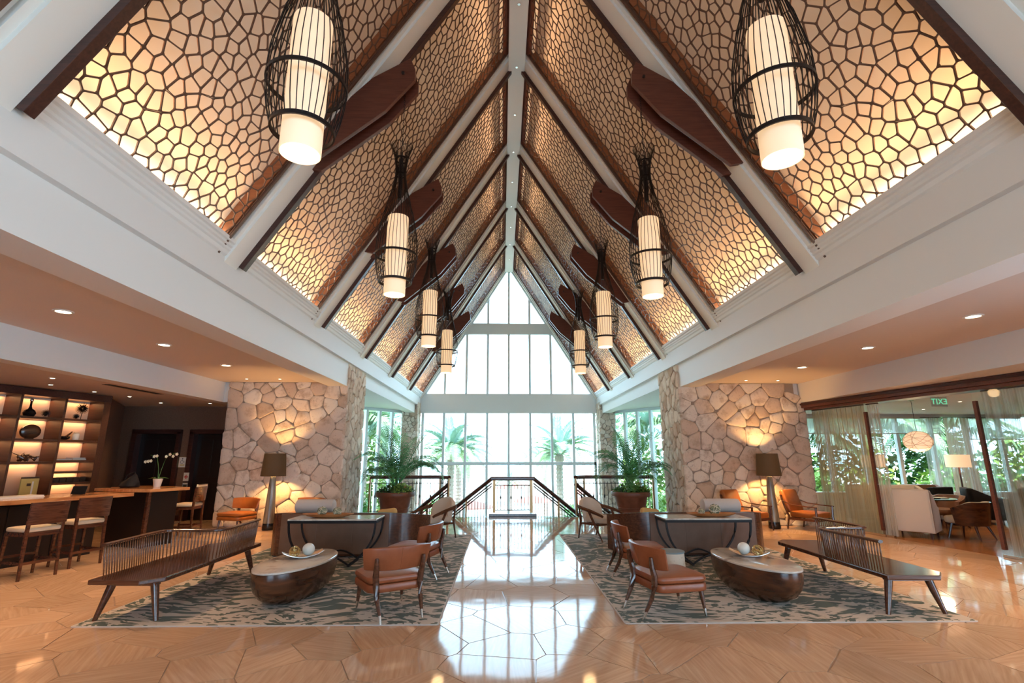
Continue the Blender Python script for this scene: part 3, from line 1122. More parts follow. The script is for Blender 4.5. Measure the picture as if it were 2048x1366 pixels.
# ================================================================== DOWNLIGHTS
for s, side in ((-1, 'left'), (1, 'right')):
    for y, w in ((6.46, 'nearest the viewer'), (8.48, 'the middle one'), (10.46, 'nearest the stone wall'), (4.4, None), (2.4, None)):
        if w is None:
            lb = 'recessed downlight in the %s soffit over the foreground, %s' % (side, 'nearer' if y > 3 else 'farther back')
        else:
            lb = 'large recessed downlight in the %s soffit, %s of the row' % (side, w)
        t = thing('downlight', lb, 'downlight', (s * 6.05, y, 3.5), 0, 'downlights in the side soffits')
        MB().loft([[(r_ * math.cos(a), r_ * math.sin(a), z) for a in np.linspace(0, 2 * math.pi, 28, endpoint=False)] for r_, z in
                   ((.115, 0), (.115, -.008), (.085, -.012), (.080, 0))], False, True).build('trim_ring', 'paint_white', t, smooth=True)
        MB().lathe([(.08, -.003), (.06, -.006), (.0005, -.007)], 24).build('lens', 'bulb', t)
        light('SPOT', 'downlight_beam', (0, 0, -.03), 150, (1.0, 0.66, 0.38), t, size=0.07, spot=118, blend=0.9)
    for k, x in enumerate((4.95, 5.75, 6.55)):
        t = thing('wall_washer', 'tiny wall washer above the %s stone wall, %s from the hall' % (side, ordn[k + 1]), 'downlight', (s * x, 12.35, 3.5), 0, 'wall washers above the stone walls')
        MB().lathe([(.045, 0), (.045, -.006), (.03, -.008)], 16).build('trim_ring', 'paint_white', t)
        MB().lathe([(.028, -.0085), (.0005, -.010)], 14).build('lens', 'bulb', t)
for k, (x, y) in enumerate([(-9.0, 9.83), (-9.0, 10.9), (-8.9, 11.8), (-8.24, 8.98), (-9.1, 13.2), (-7.9, 13.3)]):
    wd = ['above the left end of the bookcase', 'above the middle of the bookcase', 'above the right end of the bookcase', 'above the bar counter', 'before the orchid doorway', 'before the doorway by the stone wall'][k]
    t = thing('small_downlight', 'small downlight in the bar ceiling ' + wd, 'downlight', (x, y, 3.0), 0, 'small downlights over the bar')
    MB().lathe([(.05, 0), (.05, -.006), (.034, -.008)], 16).build('trim_ring', 'paint_white', t)
    MB().lathe([(.032, -.0085), (.0005, -.010)], 14).build('lens', 'bulb', t)
    light('SPOT', 'small_beam', (0, 0, -.03), 20, (1.0, 0.58, 0.26), t, size=0.04, spot=100, blend=0.8)
tag(MB().bb(-7.95, -7.85, 9.8, 11.3, 2.99, 2.999).bb(-7.97, -7.83, 9.75, 11.35, 2.9965, 3.001).build('air_slot', 'black_plastic'), 'long black air slot in the bar ceiling beside the bulkhead', 'vent')

# ================================================================== RUGS
for s, side in ((-1, 'left'), (1, 'right')):
    rg = thing('area_rug', 'beige rug with dark green streaks under the %s seating group' % side, 'rug', (s * 2.76, 8.58, 0), 0, 'patterned rugs')
    o = MB().loft([rrect(3.60, 5.96, .03, 3, .0005), rrect(3.62, 5.98, .03, 3, .006), rrect(3.60, 5.96, .03, 3, .012)]).build('pile', 'rug_pattern', rg)
    MB().loft([rrect(3.645, 6.005, .03, 3, .0004), rrect(3.645, 6.005, .03, 3, .008), rrect(3.60, 5.96, .03, 3, .0085), rrect(3.60, 5.96, .03, 3, .0004)], False, True).build('rug_binding', 'fabric_grey', rg)
RUG = 0.0125

# ================================================================== TETE-A-TETE BENCHES
def bench(label, cx, cy, z0):
    t = thing('spindle_bench', label, 'bench', (cx, cy, z0), 0, 'spindle back benches')
    # seat: long plank with pointed, slightly skewed ends
    seat = [(-.34, -1.16), (.20, -1.20), (.36, -1.02), (.36, 1.12), (-.18, 1.20), (-.34, 1.02)]
    MB().prism(seat, .365, .415).build('seat', 'walnut', t, bev=0.012)
    rail = []
    ctrl = [(-.30, -1.08), (-.33, -.6), (-.35, -.2), (-.30, -.03), (-.12, .0), (.12, .0), (.30, .03), (.35, .2), (.33, .6), (.30, 1.10)]
    # smooth path
    for i in range(len(ctrl) - 1):
        p0 = ctrl[max(i - 1, 0)]
        p1, p2 = ctrl[i], ctrl[i + 1]
        p3 = ctrl[min(i + 2, len(ctrl) - 1)]
        for k in range(6):
            u = k / 6
            q = []
            for a in (0, 1):
                q.append(0.5 * (2 * p1[a] + (p2[a] - p0[a]) * u + (2 * p0[a] - 5 * p1[a] + 4 * p2[a] - p3[a]) * u * u + (3 * p1[a] - p0[a] - 3 * p2[a] + p3[a]) * u ** 3))
            rail.append(tuple(q))
    rail.append(ctrl[-1])
    MB().tube([(x, y, .735) for x, y in rail], .030, 8, flat=0.62).build('top_rail', 'walnut', t, smooth=True)
    sp_me = MB().lathe([(.0055, 0), (.0085, .12), (.0085, .2), (.0055, .31)], 6).mesh('spindle')
    sp_me.materials.append(M['walnut_light'])
    sp_me.shade_smooth()
    # even spacing along the rail, foot slightly inside the seat
    L = [0.0]
    for a, b in zip(rail[:-1], rail[1:]):
        L.append(L[-1] + math.hypot(b[0] - a[0], b[1] - a[1]))
    n = 66
    for k in range(n):
        d = (k + .5) / n * L[-1]
        j = max(i for i in range(len(L)) if L[i] <= d)
        j = min(j, len(rail) - 2)
        u = (d - L[j]) / (L[j + 1] - L[j])
        x = rail[j][0] + u * (rail[j + 1][0] - rail[j][0])
        y = rail[j][1] + u * (rail[j + 1][1] - rail[j][1])
        o = obj('spindle', sp_me, t, (x * 0.93, y * 0.975, .413))
        v = Vector((x - x * .93, y - y * .975, .31))
        o.rotation_euler = v.to_track_quat('Z', 'Y').to_euler()
    for (x, y, dx, dy) in ((-.20, -.98, -.10, -.05), (.22, -.98, .10, -.05), (-.20, .98, -.10, .05), (.22, .98, .10, .05)):
        MB().tube([(x, y, .37), (x + dx * .4, y + dy * .4, .22), (x + dx, y + dy, 0.0)], [.042, .036, .024], 10).build('leg', 'walnut', t, smooth=True)
    MB().bb(-.24, .26, -1.02, -.94, .325, .366).build('seat_batten', 'walnut', t)
    MB().bb(-.24, .26, .94, 1.02, .325, .366).build('seat_batten', 'walnut', t)
    return t


bench('dark wooden S-curved spindle bench on the left rug, nearest the bar', -4.17, 6.78, RUG)
bench('dark wooden S-curved spindle bench on the right rug, nearest the lounge', 4.11, 6.84, RUG)

# ================================================================== COFFEE TABLES
def coffee_table(label, cx, cy, rz):
    t = thing('coffee_table', label, 'coffee table', (cx, cy, RUG), rz, 'oval coffee tables')
    a, b = .76, .375
    rings = []
    for k, (f, z) in enumerate(((.56, 0), (.68, .025), (.84, .09), (.94, .17), (.985, .25), (1.0, .32), (.995, .375))):
        rings.append([(a * f * math.cos(q), b * f * math.sin(q), z) for q in np.linspace(0, 2 * math.pi, 48, endpoint=False)])
    MB().loft(rings).build('drum_base', 'walnut_grain', t, smooth=True)
    rings = [[(a * f * math.cos(q), b * f * math.sin(q), z) for q in np.linspace(0, 2 * math.pi, 48, endpoint=False)] for f, z in ((.985, .376), (1.0, .38), (1.0, .398), (.985, .403))]
    MB().loft(rings).build('marble_top', 'marble', t, smooth=True)
    return t


coffee_table('oval coffee table with marble top and dark drum base on the left rug', -2.81, 6.70, R(83))
coffee_table('oval coffee table with marble top and dark drum base on the right rug', 2.82, 6.68, R(97))


def tray_set(s, cx, cy, rz, side):
    z = RUG + .404
    tr = MB()
    rings = []
    nu, nv = 12, 6
    vs, fs = [], []
    for zoff in (0, -.006):
        for i in range(nu + 1):
            u = i / nu * 2 - 1
            for j in range(nv + 1):
                v = j / nv * 2 - 1
                w = .105 * (1 - .35 * u * u)
                vs.append((u * .24, v * w, .012 + .055 * abs(u) ** 2.4 + .012 * v * v + zoff))
    m_ = (nu + 1) * (nv + 1)
    for i in range(nu):
        for j in range(nv):
            q = i * (nv + 1) + j
            fs.append((q, q + nv + 1, q + nv + 2, q + 1))
            fs.append((m_ + q, m_ + q + 1, m_ + q + nv + 2, m_ + q + nv + 1))
    for i in range(nu):
        for j in (0, nv):
            q = i * (nv + 1) + j
            fs.append((q, m_ + q, m_ + q + nv + 1, q + nv + 1))
    for j in range(nv):
        for i in (0, nu):
            q = i * (nv + 1) + j
            fs.append((q, q + 1, m_ + q + 1, m_ + q))
    tr.add(vs, fs)
    t = thing('leaf_tray', 'small curved silver tray on the %s coffee table' % side, 'tray', (cx, cy, z), rz)
    tr.build('tray', 'steel', t, smooth=True)
    MB().bb(-.06, .06, -.03, .03, 0, .007).build('foot', 'steel', t)
    b1 = MB()
    pr = [(.0005 + .075 * math.sin(q), .075 - .075 * math.cos(q)) for q in np.linspace(0, math.pi, 14)]
    b1.lathe(pr, 22, (0, 0, 0), cap=False)
    c_, s_ = math.cos(rz), math.sin(rz)
    o = b1.build('ornament_ball', 'ceramic_white', None, smooth=True, loc=(cx + .06 * c_, cy + .06 * s_, z + .016))
    tag(o, 'cream ceramic ball on the tray of the %s coffee table' % side, 'ornament')
    k = thing('ring_ball', 'ball of woven golden rings on the tray of the %s coffee table' % side, 'ornament', (cx - .10 * c_, cy - .10 * s_, z + .078))
    for q in range(7):
        m = Matrix.Rotation(q * .9, 3, 'Z') @ Matrix.Rotation(R(35 + 23 * q), 3, 'X')
        MB().tube([m @ Vector((.062 * math.cos(a_), .062 * math.sin(a_), 0)) for a_ in np.linspace(0, 2 * math.pi, 24, endpoint=False)], .0065, 5, closed=True).build('ring', 'brass', k)


tray_set(-1, -2.80, 6.82, R(30), 'left')
tray_set(1, 2.83, 6.78, R(150), 'right')

# ================================================================== SLIPPER CHAIRS
def slipper_chair(mt, wd=.62):
    t = thing('slipper_chair', None, 'chair', (0, 0, 0))
    s = MB()
    pillow(s, wd, .60, .25, .335, .10, .02, cy=.02, seg=5)
    s.build('seat_base', mt, t, smooth=True)
    s = MB()
    pillow(s, wd + .01, .61, .337, .41, .11, .03, .018, cy=.02, seg=5)
    s.build('seat_cushion', mt, t, smooth=True)
    # curved back band
    rings = []
    K = 17
    for k in range(K):
        u = k / (K - 1) * 2 - 1
        a_ = u * .68
        rr = .57
        x, y = rr * math.sin(a_), rr * (1 - math.cos(a_)) - .325
        nx, ny = -math.sin(a_), math.cos(a_)
        e = 1 - .12 * abs(u) ** 4
        th = .030 * (1 - .45 * abs(u) ** 8)
        z0, z1 = .585 - .122 * e, .585 + .122 * e
        ring = []
        for q in range(12):
            b_ = 2 * math.pi * q / 12
            cx_, sz = math.cos(b_), math.sin(b_)
            f = lambda w: math.copysign(abs(w) ** .45, w)
            tl = .03 * f(sz)       # lean back at the top
            ring.append((x + nx * (th * f(cx_) - tl), y + ny * (th * f(cx_) - tl), (z0 + z1) / 2 + (z1 - z0) / 2 * f(sz)))
        rings.append(ring)
    bk = MB().loft(rings).build('backrest', mt, t, smooth=True)
    MB().tube([(0, -.325, .475), (0, -.355, .585), (0, -.38, .695)], .003, 5).build('back_seam', mt, bk)
    for sx in (-1, 1):
        lg = MB().tube([(sx * .225, -.395, .07), (sx * .235, -.325, .20), (sx * .24, -.285, .32), (sx * .25, -.29, .42), (sx * .255, -.315, .50), (sx * .26, -.325, .60)],
                       [.017, .026, .034, .033, .028, .020], 8).build('back_leg', 'walnut', t, smooth=True)
        MB().tube([(sx * .222, -.43, 0), (sx * .226, -.390, .075)], [.012, .0180], 8).build('metal_tip', 'steel', lg)
        lg = MB().tube([(sx * .255, .27, .07), (sx * .25, .255, .18), (sx * .245, .24, .27)], [.016, .023, .028], 8).build('front_leg', 'walnut', t, smooth=True)
        MB().tube([(sx * .258, .278, 0), (sx * .2545, .269, .075)], [.012, .0170], 8).build('metal_tip', 'steel', lg)
    return t


def rot_to(fx, fy):             # rotation that turns local +Y to (fx, fy)
    return math.atan2(-fx, fy)


sc0 = slipper_chair('leather_tan')
for k, (x, y, fx, fy, lb) in enumerate((
        (-1.55, 6.05, -.52, .85, 'tan leather slipper chair at the front corner of the left rug, seen from behind'),
        (-1.55, 7.78, -1.0, .28, 'tan leather slipper chair on the left rug next to the sofa back'),
        (1.52, 5.98, 1.0, .22, 'tan leather slipper chair at the front corner of the right rug'),
        (1.66, 7.72, 1.0, -.05, 'tan leather slipper chair on the right rug next to the sofa back'))):
    c = sc0 if k == 0 else copy_tree(sc0)
    face(c, (x, y, RUG), rot_to(fx, fy))
    tag(c, lb, 'chair', 'tan slipper chairs on the rugs')
sc1 = slipper_chair('leather_cognac', .66)
for k, (x, y, lb) in enumerate(((-6.36, 12.28, 'cognac leather slipper chair against the stone wall, left of the floor lamp'),
                                (-4.85, 12.28, 'cognac leather slipper chair against the stone wall, right of the floor lamp'))):
    c = sc1 if k == 0 else copy_tree(sc1)
    face(c, (x, y, 0), rot_to(-.30, -1))
    tag(c, lb, 'chair', 'slipper chairs at the left stone wall')

# drum side tables
for s, side in ((-1, 'left'), (1, 'right')):
    t = thing('drum_table', 'small pale stone drum table between the tan chairs on the %s rug' % side, 'side table', (s * 1.86, 6.88, RUG))
    MB().lathe([(.16, 0), (.175, .02), (.172, .25), (.165, .44)], 26).build('drum', 'coral_stone', t, smooth=True)
    MB().lathe([(.168, .441), (.172, .447), (.172, .458), (.16, .464)], 26).build('top', 'bluestone', t, smooth=True)

# ================================================================== CURVED SOFAS + CONSOLES
def sofa(s, side):
    cx, cy = s * 3.1, 8.98
    t = thing('curved_sofa', 'curved sofa with brown leather back panel on the %s rug, facing the window' % side, 'sofa', (cx, cy, RUG), 0, 'curved sofas')
    raw = [(-1.22, .62), (-1.19, .36), (-1.10, .14), (-.97, .02), (-.90, 0), (.90, 0), (1.05, .03), (1.25, .14), (1.43, .34), (1.52, .62)]
    raw = [(-s * x, y) for x, y in raw]
    def wall(pts, th, ztop, z0, off=0.0):
        rings = []
        n = len(pts)
        for i, p in enumerate(pts):
            a_, b_ = pts[max(i - 1, 0)], pts[min(i + 1, n - 1)]
            tx, ty = b_[0] - a_[0], b_[1] - a_[1]
            L_ = math.hypot(tx, ty)
            nx, ny = ty / L_ * (1 if s < 0 else -1), -tx / L_ * (1 if s < 0 else -1)   # outward
            o0, o1 = off + th, off
            zt = ztop(i)
            rings.append([(p[0] + nx * o1, p[1] + ny * o1, z0), (p[0] + nx * o0, p[1] + ny * o0, z0), (p[0] + nx * o0, p[1] + ny * o0, zt), (p[0] + nx * o1, p[1] + ny * o1, zt)])
        return MB().loft(rings)
    zt = [.60, .65, .69, .705, .71, .71, .70, .68, .65, .61]
    wall(raw, .075, lambda i: zt[i], .03, -.09).build('back_shell', 'walnut', t, smooth=True)
    wall(raw[4:6], .016, lambda i: .70, .06, -.015).build('back_panel', 'leather_brown', t)
    for a_, b_ in ((-.9, -.3), (-.3, .3), (.3, .9)):
        MB().bb(a_ + .004, b_ - .004, -.004, .0075, .075, .69).build('panel_seam', 'leather_brown', t, bev=0.004)
    for k, x in enumerate((-.62, 0, .62)):
        m = MB()
        pillow(m, .60, .66, .26, .43, .08, .04, .02, cx=x - s * .1, cy=.50)
        m.build('seat_cushion', 'fabric_grey', t, smooth=True)
        m = MB()
        pillow(m, .60, .16, .40, .68, .06, .04, 0, cx=x - s * .1, cy=.19)
        m.build('back_cushion', 'fabric_grey', t, smooth=True)
    MB().bb(-1.05 - s * .1, 1.05 - s * .1, .14, .80, .05, .255).build('plinth', 'walnut', t, bev=.01)
    bol = MB()
    L2 = .33
    rings = []
    for u, f in ((-1, .55), (-.985, .8), (-.94, .97), (-.88, 1), (.88, 1), (.94, .97), (.985, .8), (1, .55)):
        rings.append([(u * L2, .115 * f * math.cos(q), .115 * f * math.sin(q)) for q in np.linspace(0, 2 * math.pi, 20, endpoint=False)])
    bol.loft(rings)
    o = bol.build('bolster_cushion', 'fabric_grey', None, smooth=True, loc=(cx + (-.42 if s < 0 else .42), cy + .22, RUG + .80))
    tag(o, 'pale grey bolster resting on the back of the %s sofa' % side, 'cushion')
    p = MB()
    pillow(p, .36, .12, 0, .29, .05, .05)
    o = p.build('throw_pillow', 'fabric_yellow', None, smooth=True, loc=(cx - s * .78, cy + .42, RUG + .45), rz=s * .2)
    o.rotation_euler = (R(-12), R(8 * s), s * .2)
    tag(o, 'mustard throw pillow on the seat of the %s sofa' % side, 'cushion')


for s, side in ((-1, 'left'), (1, 'right')):
    sofa(s, side)


def console(s, side):
    cx = s * 2.93
    t = thing('console_table', 'marble topped console with curved black iron legs behind the %s sofa' % side, 'console table', (cx, 8.55, RUG), 0, 'consoles behind the sofas')
    MB().loft([rrect(1.36, .56, .01, 2, .668), rrect(1.37, .57, .012, 2, .672), rrect(1.37, .57, .012, 2, .690), rrect(1.36, .56, .01, 2, .694)]).build('marble_top', 'marble', t)
    fr = MB()
    for y in (-.275, .275):
        fr.bb(-.68, .68, y - .014, y + .014, .63, .667)
    for x in (-.67, .67):
        fr.bb(x - .014, x + .014, -.275, .275, .63, .667)
    fr.build('top_frame', 'metal_dark', t)
    for y in (-.262, .262):
        for sx in (-1, 1):
            path = []
            for q in np.linspace(0, 1, 10):
                x = .665 - .02 * q - .36 * q ** 2.6
                path.append((sx * x, y, .64 - .618 * q))
            MB().tube(path, .019, 4).build('leg', 'metal_dark', t)
        path = [(u * .29, y, .022 + .13 * (1 - (abs(u)) ** 1.6)) for u in np.linspace(-1, 1, 13)]
        MB().tube(path, .017, 4).build('arched_stretcher', 'metal_dark', t)
    for sx in (-1, 1):
        MB().bb(sx * .285 - .017, sx * .285 + .017, -.262, .262, 0, .03).build('foot_bar', 'metal_dark', t)
    # long wooden bowl
    z = RUG + .695
    prof = [(.0005, .0), (.55, .0), (.80, .022), (1.0, .055), (.97, .058), (.76, .034), (.5, .016), (.0005, .014)]
    bx = cx + s * .14
    bo = MB().lathe(prof, 36, (0, 0, 0), .41, .15, cap=False).build('wooden_bowl', 'bowl_wood', None, smooth=True, loc=(bx, 8.50, z))
    tag(bo, 'long shallow wooden bowl on the console behind the %s sofa' % side, 'bowl')
    if s < 0:
        items = [(-.10, .0, .075, 'grey green woven ball in the bowl on the left console, nearer the lamp'), (.14, .0, .070, 'grey green woven ball in the bowl on the left console, nearer the hall')]
    else:
        items = [(-.16, .0, .055, 'small grey green woven ball in the bowl on the right console'), (.06, .0, .088, 'large grey green woven gourd in the bowl on the right console')]
    for dx, dy, r_, lb in items:
        k = thing('woven_ball', lb, 'ornament', (bx + dx, 8.50 + dy, z + .017 + r_), 0)
        MB().lathe([(.0005 + .9 * r_ * math.sin(q), -.9 * r_ * math.cos(q)) for q in np.linspace(0, math.pi, 10)], 14, cap=False).build('core', 'succulent', k, smooth=True)
        for q in range(9):
            m = Matrix.Rotation(q * .7, 3, 'Z') @ Matrix.Rotation(R(20 + 37 * q), 3, 'X')
            MB().tube([m @ Vector((r_ * .95 * math.cos(a_), r_ * .95 * math.sin(a_), r_ * .12 * math.sin(3 * a_))) for a_ in np.linspace(0, 2 * math.pi, 22, endpoint=False)], r_ * .085, 5, closed=True).build('strand', 'succulent' if q % 2 else 'straw', k)


console(-1, 'left')
console(1, 'right')

# ================================================================== CREAM ARMCHAIRS
def cream_armchair():
    t = thing('armchair', None, 'armchair')
    m = MB()
    pillow(m, .56, .58, .33, .44, .08, .035, .02, cy=.02)
    m.build('seat_cushion', 'fabric_cream', t, smooth=True)
    rings = []
    for k in range(11):
        u = k / 10 * 2 - 1
        a_ = u * .85
        x, y = .36 * math.sin(a_), .36 * (1 - math.cos(a_)) - .30
        nx, ny = -math.sin(a_), math.cos(a_)
        zt = .80 - .14 * abs(u) ** 2.2
        rings.append([(x - nx * .045, y - ny * .045 - .00, .30), (x + nx * .02, y + ny * .02, .30), (x + nx * .03, y + ny * .03 - .03, .55), (x + nx * .0, y + ny * .0 - .08, zt - .01), (x - nx * .03, y - ny * .03 - .10, zt), (x - nx * .07, y - ny * .07 - .09, zt - .03), (x - nx * .06, y - ny * .06 - .03, .55)])
    MB().loft(rings).build('back_shell', 'fabric_cream', t, smooth=True)
    for sx in (-1, 1):
        MB().tube([(sx * .30, -.36, .62), (sx * .35, -.20, .60), (sx * .36, .05, .555), (sx * .345, .30, .49), (sx * .335, .335, .47)], [.026, .028, .026, .022, .018], 6, flat=1.3).build('arm', 'walnut', t, smooth=True)
        MB().tube([(sx * .355, -.03, .57), (sx * .34, .10, .33), (sx * .33, .30, 0)], [.026, .026, .015], 6).build('front_leg', 'walnut', t, smooth=True)
        MB().tube([(sx * .30, -.33, .60), (sx * .28, -.32, .32), (sx * .27, -.40, 0)], [.022, .024, .014], 6).build('back_leg', 'walnut', t, smooth=True)
        MB().bb(sx * .29 - .014, sx * .29 + .014, -.28, .20, .285, .325).build('seat_rail', 'walnut', t)
    MB().bb(-.29, .29, .18, .21, .285, .325).build('seat_rail', 'walnut', t)
    MB().bb(-.29, .29, -.30, -.27, .285, .325).build('seat_rail', 'walnut', t)
    return t


ca = cream_armchair()
face(ca, (-1.72, 10.95, RUG), rot_to(-.62, -.78))
tag(ca, 'cream upholstered armchair with dark wooden arms at the far end of the left rug', 'armchair', 'cream armchairs')
c = copy_tree(ca)
face(c, (1.74, 10.90, RUG), rot_to(.62, -.78))
tag(c, 'cream upholstered armchair with dark wooden arms at the far end of the right rug', 'armchair', 'cream armchairs')

# ================================================================== LEATHER LOUNGE CHAIRS, RIGHT STONE WALL
def lounge_chair():
    t = thing('lounge_chair', None, 'armchair')
    m = MB()
    pillow(m, .58, .66, .27, .40, .05, .035, .015, cy=.04)
    m.build('seat_cushion', 'leather_cognac', t, smooth=True)
    m = MB()
    pillow(m, .58, .13, 0, .52, .05, .04)
    o = m.build('back_cushion', 'leather_cognac', t, smooth=True)
    o.location = (0, -.30, .37)
    o.rotation_euler = (R(18), 0, 0)
    for sx in (-1, 1):
        MB().tube([(sx * .33, -.44, .76), (sx * .33, -.36, .50), (sx * .33, -.28, .30), (sx * .33, -.34, 0)], [.018, .024, .026, .016], 6).build('back_leg', 'walnut', t, smooth=True)
        MB().tube([(sx * .34, -.40, .63), (sx * .35, -.20, .56), (sx * .36, .10, .535), (sx * .36, .40, .525)], [.018, .022, .024, .022], 6, flat=.6).build('arm', 'walnut', t, smooth=True)
        MB().tube([(sx * .345, .37, .53), (sx * .34, .36, .28), (sx * .33, .40, 0)], [.022, .026, .014], 6).build('front_leg', 'walnut', t, smooth=True)
        MB().bb(sx * .335 - .014, sx * .335 + .014, -.29, .36, .215, .265).build('seat_rail', 'walnut', t)
    MB().bb(-.33, .33, .33, .36, .215, .265).build('seat_rail', 'walnut', t)
    MB().bb(-.33, .33, -.30, -.27, .215, .265).build('seat_rail', 'walnut', t)
    MB().bb(-.33, .33, -.445, -.42, .70, .76).build('top_rail', 'walnut', t)
    return t


lc = lounge_chair()
face(lc, (5.42, 12.28, 0), rot_to(.50, -.86))
tag(lc, 'cognac leather lounge chair with wooden arms at the right stone wall, behind the sofa', 'armchair', 'lounge chairs at the right stone wall')
c = copy_tree(lc)
face(c, (6.85, 12.25, 0), rot_to(.50, -.86))
tag(c, 'cognac leather lounge chair with wooden arms beside the glass partition', 'armchair', 'lounge chairs at the right stone wall')

# ================================================================== FLOOR LAMPS
def floor_lamp(x, y, label):
    t = thing('floor_lamp', label, 'floor lamp', (x, y, 0), 0, 'horn floor lamps')
    MB().lathe([(.125, .15), (.118, .3), (.105, .55), (.09, .80), (.076, 1.0), (.064, 1.16), (.05, 1.20)], 28).build('body', 'ceramic_horn', t, smooth=True)
    MB().lathe([(.128, 0), (.133, .02), (.126, .15)], 28).build('foot', 'ceramic_black', t, smooth=True)
    MB().lathe([(.012, 1.2), (.012, 1.70)], 8).build('stem', 'brass', t)
    MB().lathe([(.275, 1.20), (.278, 1.205), (.238, 1.715), (.235, 1.72), (.229, 1.715), (.269, 1.205)], 40, cap=False).build('lamp_shade', 'shade_brown', t, smooth=True)
    MB().lathe([(.0005, 1.38), (.03, 1.40), (.042, 1.45), (.03, 1.50), (.0005, 1.51)], 14, (0, 0, 0), cap=False).build('light_bulb', 'bulb', t, smooth=True)
    for dx in (-1, 1):
        MB().tube([(0, 0, 1.70), (dx * .232, 0, 1.712)], .003, 4).build('shade_arm', 'brass', t)
    light('SPOT', 'lamp_up', (0, 0, 1.52), 85, (1.0, 0.56, 0.20), t, rot=(R(180), 0, 0), size=0.04, spot=105, blend=.5)
    light('SPOT', 'lamp_down', (0, 0, 1.36), 110, (1.0, 0.56, 0.20), t, rot=(0, 0, 0), size=0.04, spot=125, blend=.5)


floor_lamp(-5.70, 12.42, 'tall floor lamp with horn-coloured body and brown drum shade at the left stone wall')
floor_lamp(6.12, 12.45, 'tall floor lamp with horn-coloured body and brown drum shade at the right stone wall')

# ================================================================== PALM FRONDS
def frond_mesh(name, L, width, droop, nleaf, mt, up=0.9, seed=0, lw=0.016, vdrop=0.35):
    r = random.Random(seed)
    mb = MB()
    path = []
    for k in range(11):
        u = k / 10
        path.append(Vector((L * (u * .92), 0, L * (up * u - droop * u * u))))
    mb.tube(path, [L * .010 * (1 - .8 * k / 10) + .002 for k in range(11)], 4)
    for k in range(nleaf):
        u = .16 + .84 * (k + .5) / nleaf
        i = min(int(u * 10), 9)
        f = u * 10 - i
        p = path[i].lerp(path[i + 1], f)
        t = (path[i + 1] - path[i]).normalized()
        nrm = Vector((-t.z, 0, t.x))
        ll = width * math.sin(math.pi * min(1, (u * .86 + .12))) ** .6 * r.uniform(.85, 1.1)
        for sd in (-1, 1):
            d = (Vector((0, sd, 0)) * .80 + t * .55 + nrm * .28).normalized()
            mid = p + d * ll * .55
            tip = p + d * ll + Vector((0, 0, -ll * vdrop * r.uniform(.6, 1.3)))
            w = t * lw * (.7 + .6 * ll / width)
            b = len(mb.v)
            mb.v += [tuple(p - w * .5), tuple(p + w * .5), tuple(mid + w * .6), tuple(mid - w * .6), tuple(tip)]
            mb.f += [(b, b + 1, b + 2, b + 3), (b + 3, b + 2, b + 4)]
    me = bpy.data.meshes.new(name)
    me.from_pydata(mb.v, [], mb.f)
    me.materials.append(M[mt])
    return me


FR_POT = [frond_mesh('frond', 1.15, .38, 1.05, 30, 'frond', 1.25, 1, .012), frond_mesh('frond', 1.05, .36, .85, 28, 'frond', 1.25, 2, .012), frond_mesh('frond', .95, .30, .35, 24, 'frond', 1.35, 3, .012)]
FR_DATE = [frond_mesh('frond', 3.1, .55, .75, 46, 'frond_silver', .95, 4, .035, .2), frond_mesh('frond', 2.9, .5, 1.05, 44, 'frond_light', .75, 5, .035, .3)]
FR_COCO = [frond_mesh('frond', 3.2, .85, 1.15, 34, 'frond_light', .95, 6, .07, .7), frond_mesh('frond', 2.9, .8, .9, 32, 'frond_silver', 1.1, 7, .07, .6)]
leaf_me = MB().add([(0, 0, 0), (.03, .012, .02), (.07, 0, .018), (.03, -.012, .02), (.035, 0, .010)], [(0, 1, 4), (1, 2, 4), (2, 3, 4), (3, 0, 4)])


def leaf_cloud(name, mt, parent, n, rx, ry, rz, size, seed, loc=(0, 0, 0), shell=.45):
    r = random.Random(seed)
    mb = MB()
    for _ in range(n):
        while True:
            p = Vector((r.uniform(-1, 1), r.uniform(-1, 1), r.uniform(-.2, 1)))
            if shell < p.length < 1:
                break
        c = Vector((p.x * rx, p.y * ry, p.z * rz))
        m = Matrix.Rotation(r.uniform(0, 6.28), 3, 'Z') @ Matrix.Rotation(r.uniform(-.9, .9), 3, 'Y') @ Matrix.Rotation(r.uniform(-.9, .9), 3, 'X')
        s_ = size * r.uniform(.6, 1.3)
        q = [(-.5, 0, 0), (0, .28, .06), (.5, 0, 0), (0, -.28, .06)]
        b = len(mb.v)
        mb.v += [tuple(c + m @ (Vector(v) * s_)) for v in q]
        mb.f.append((b, b + 1, b + 2, b + 3))
    me = bpy.data.meshes.new(name)
    me.from_pydata(mb.v, [], mb.f)
    me.materials.append(M[mt])
    o = obj(name, me, parent, loc)
    return o


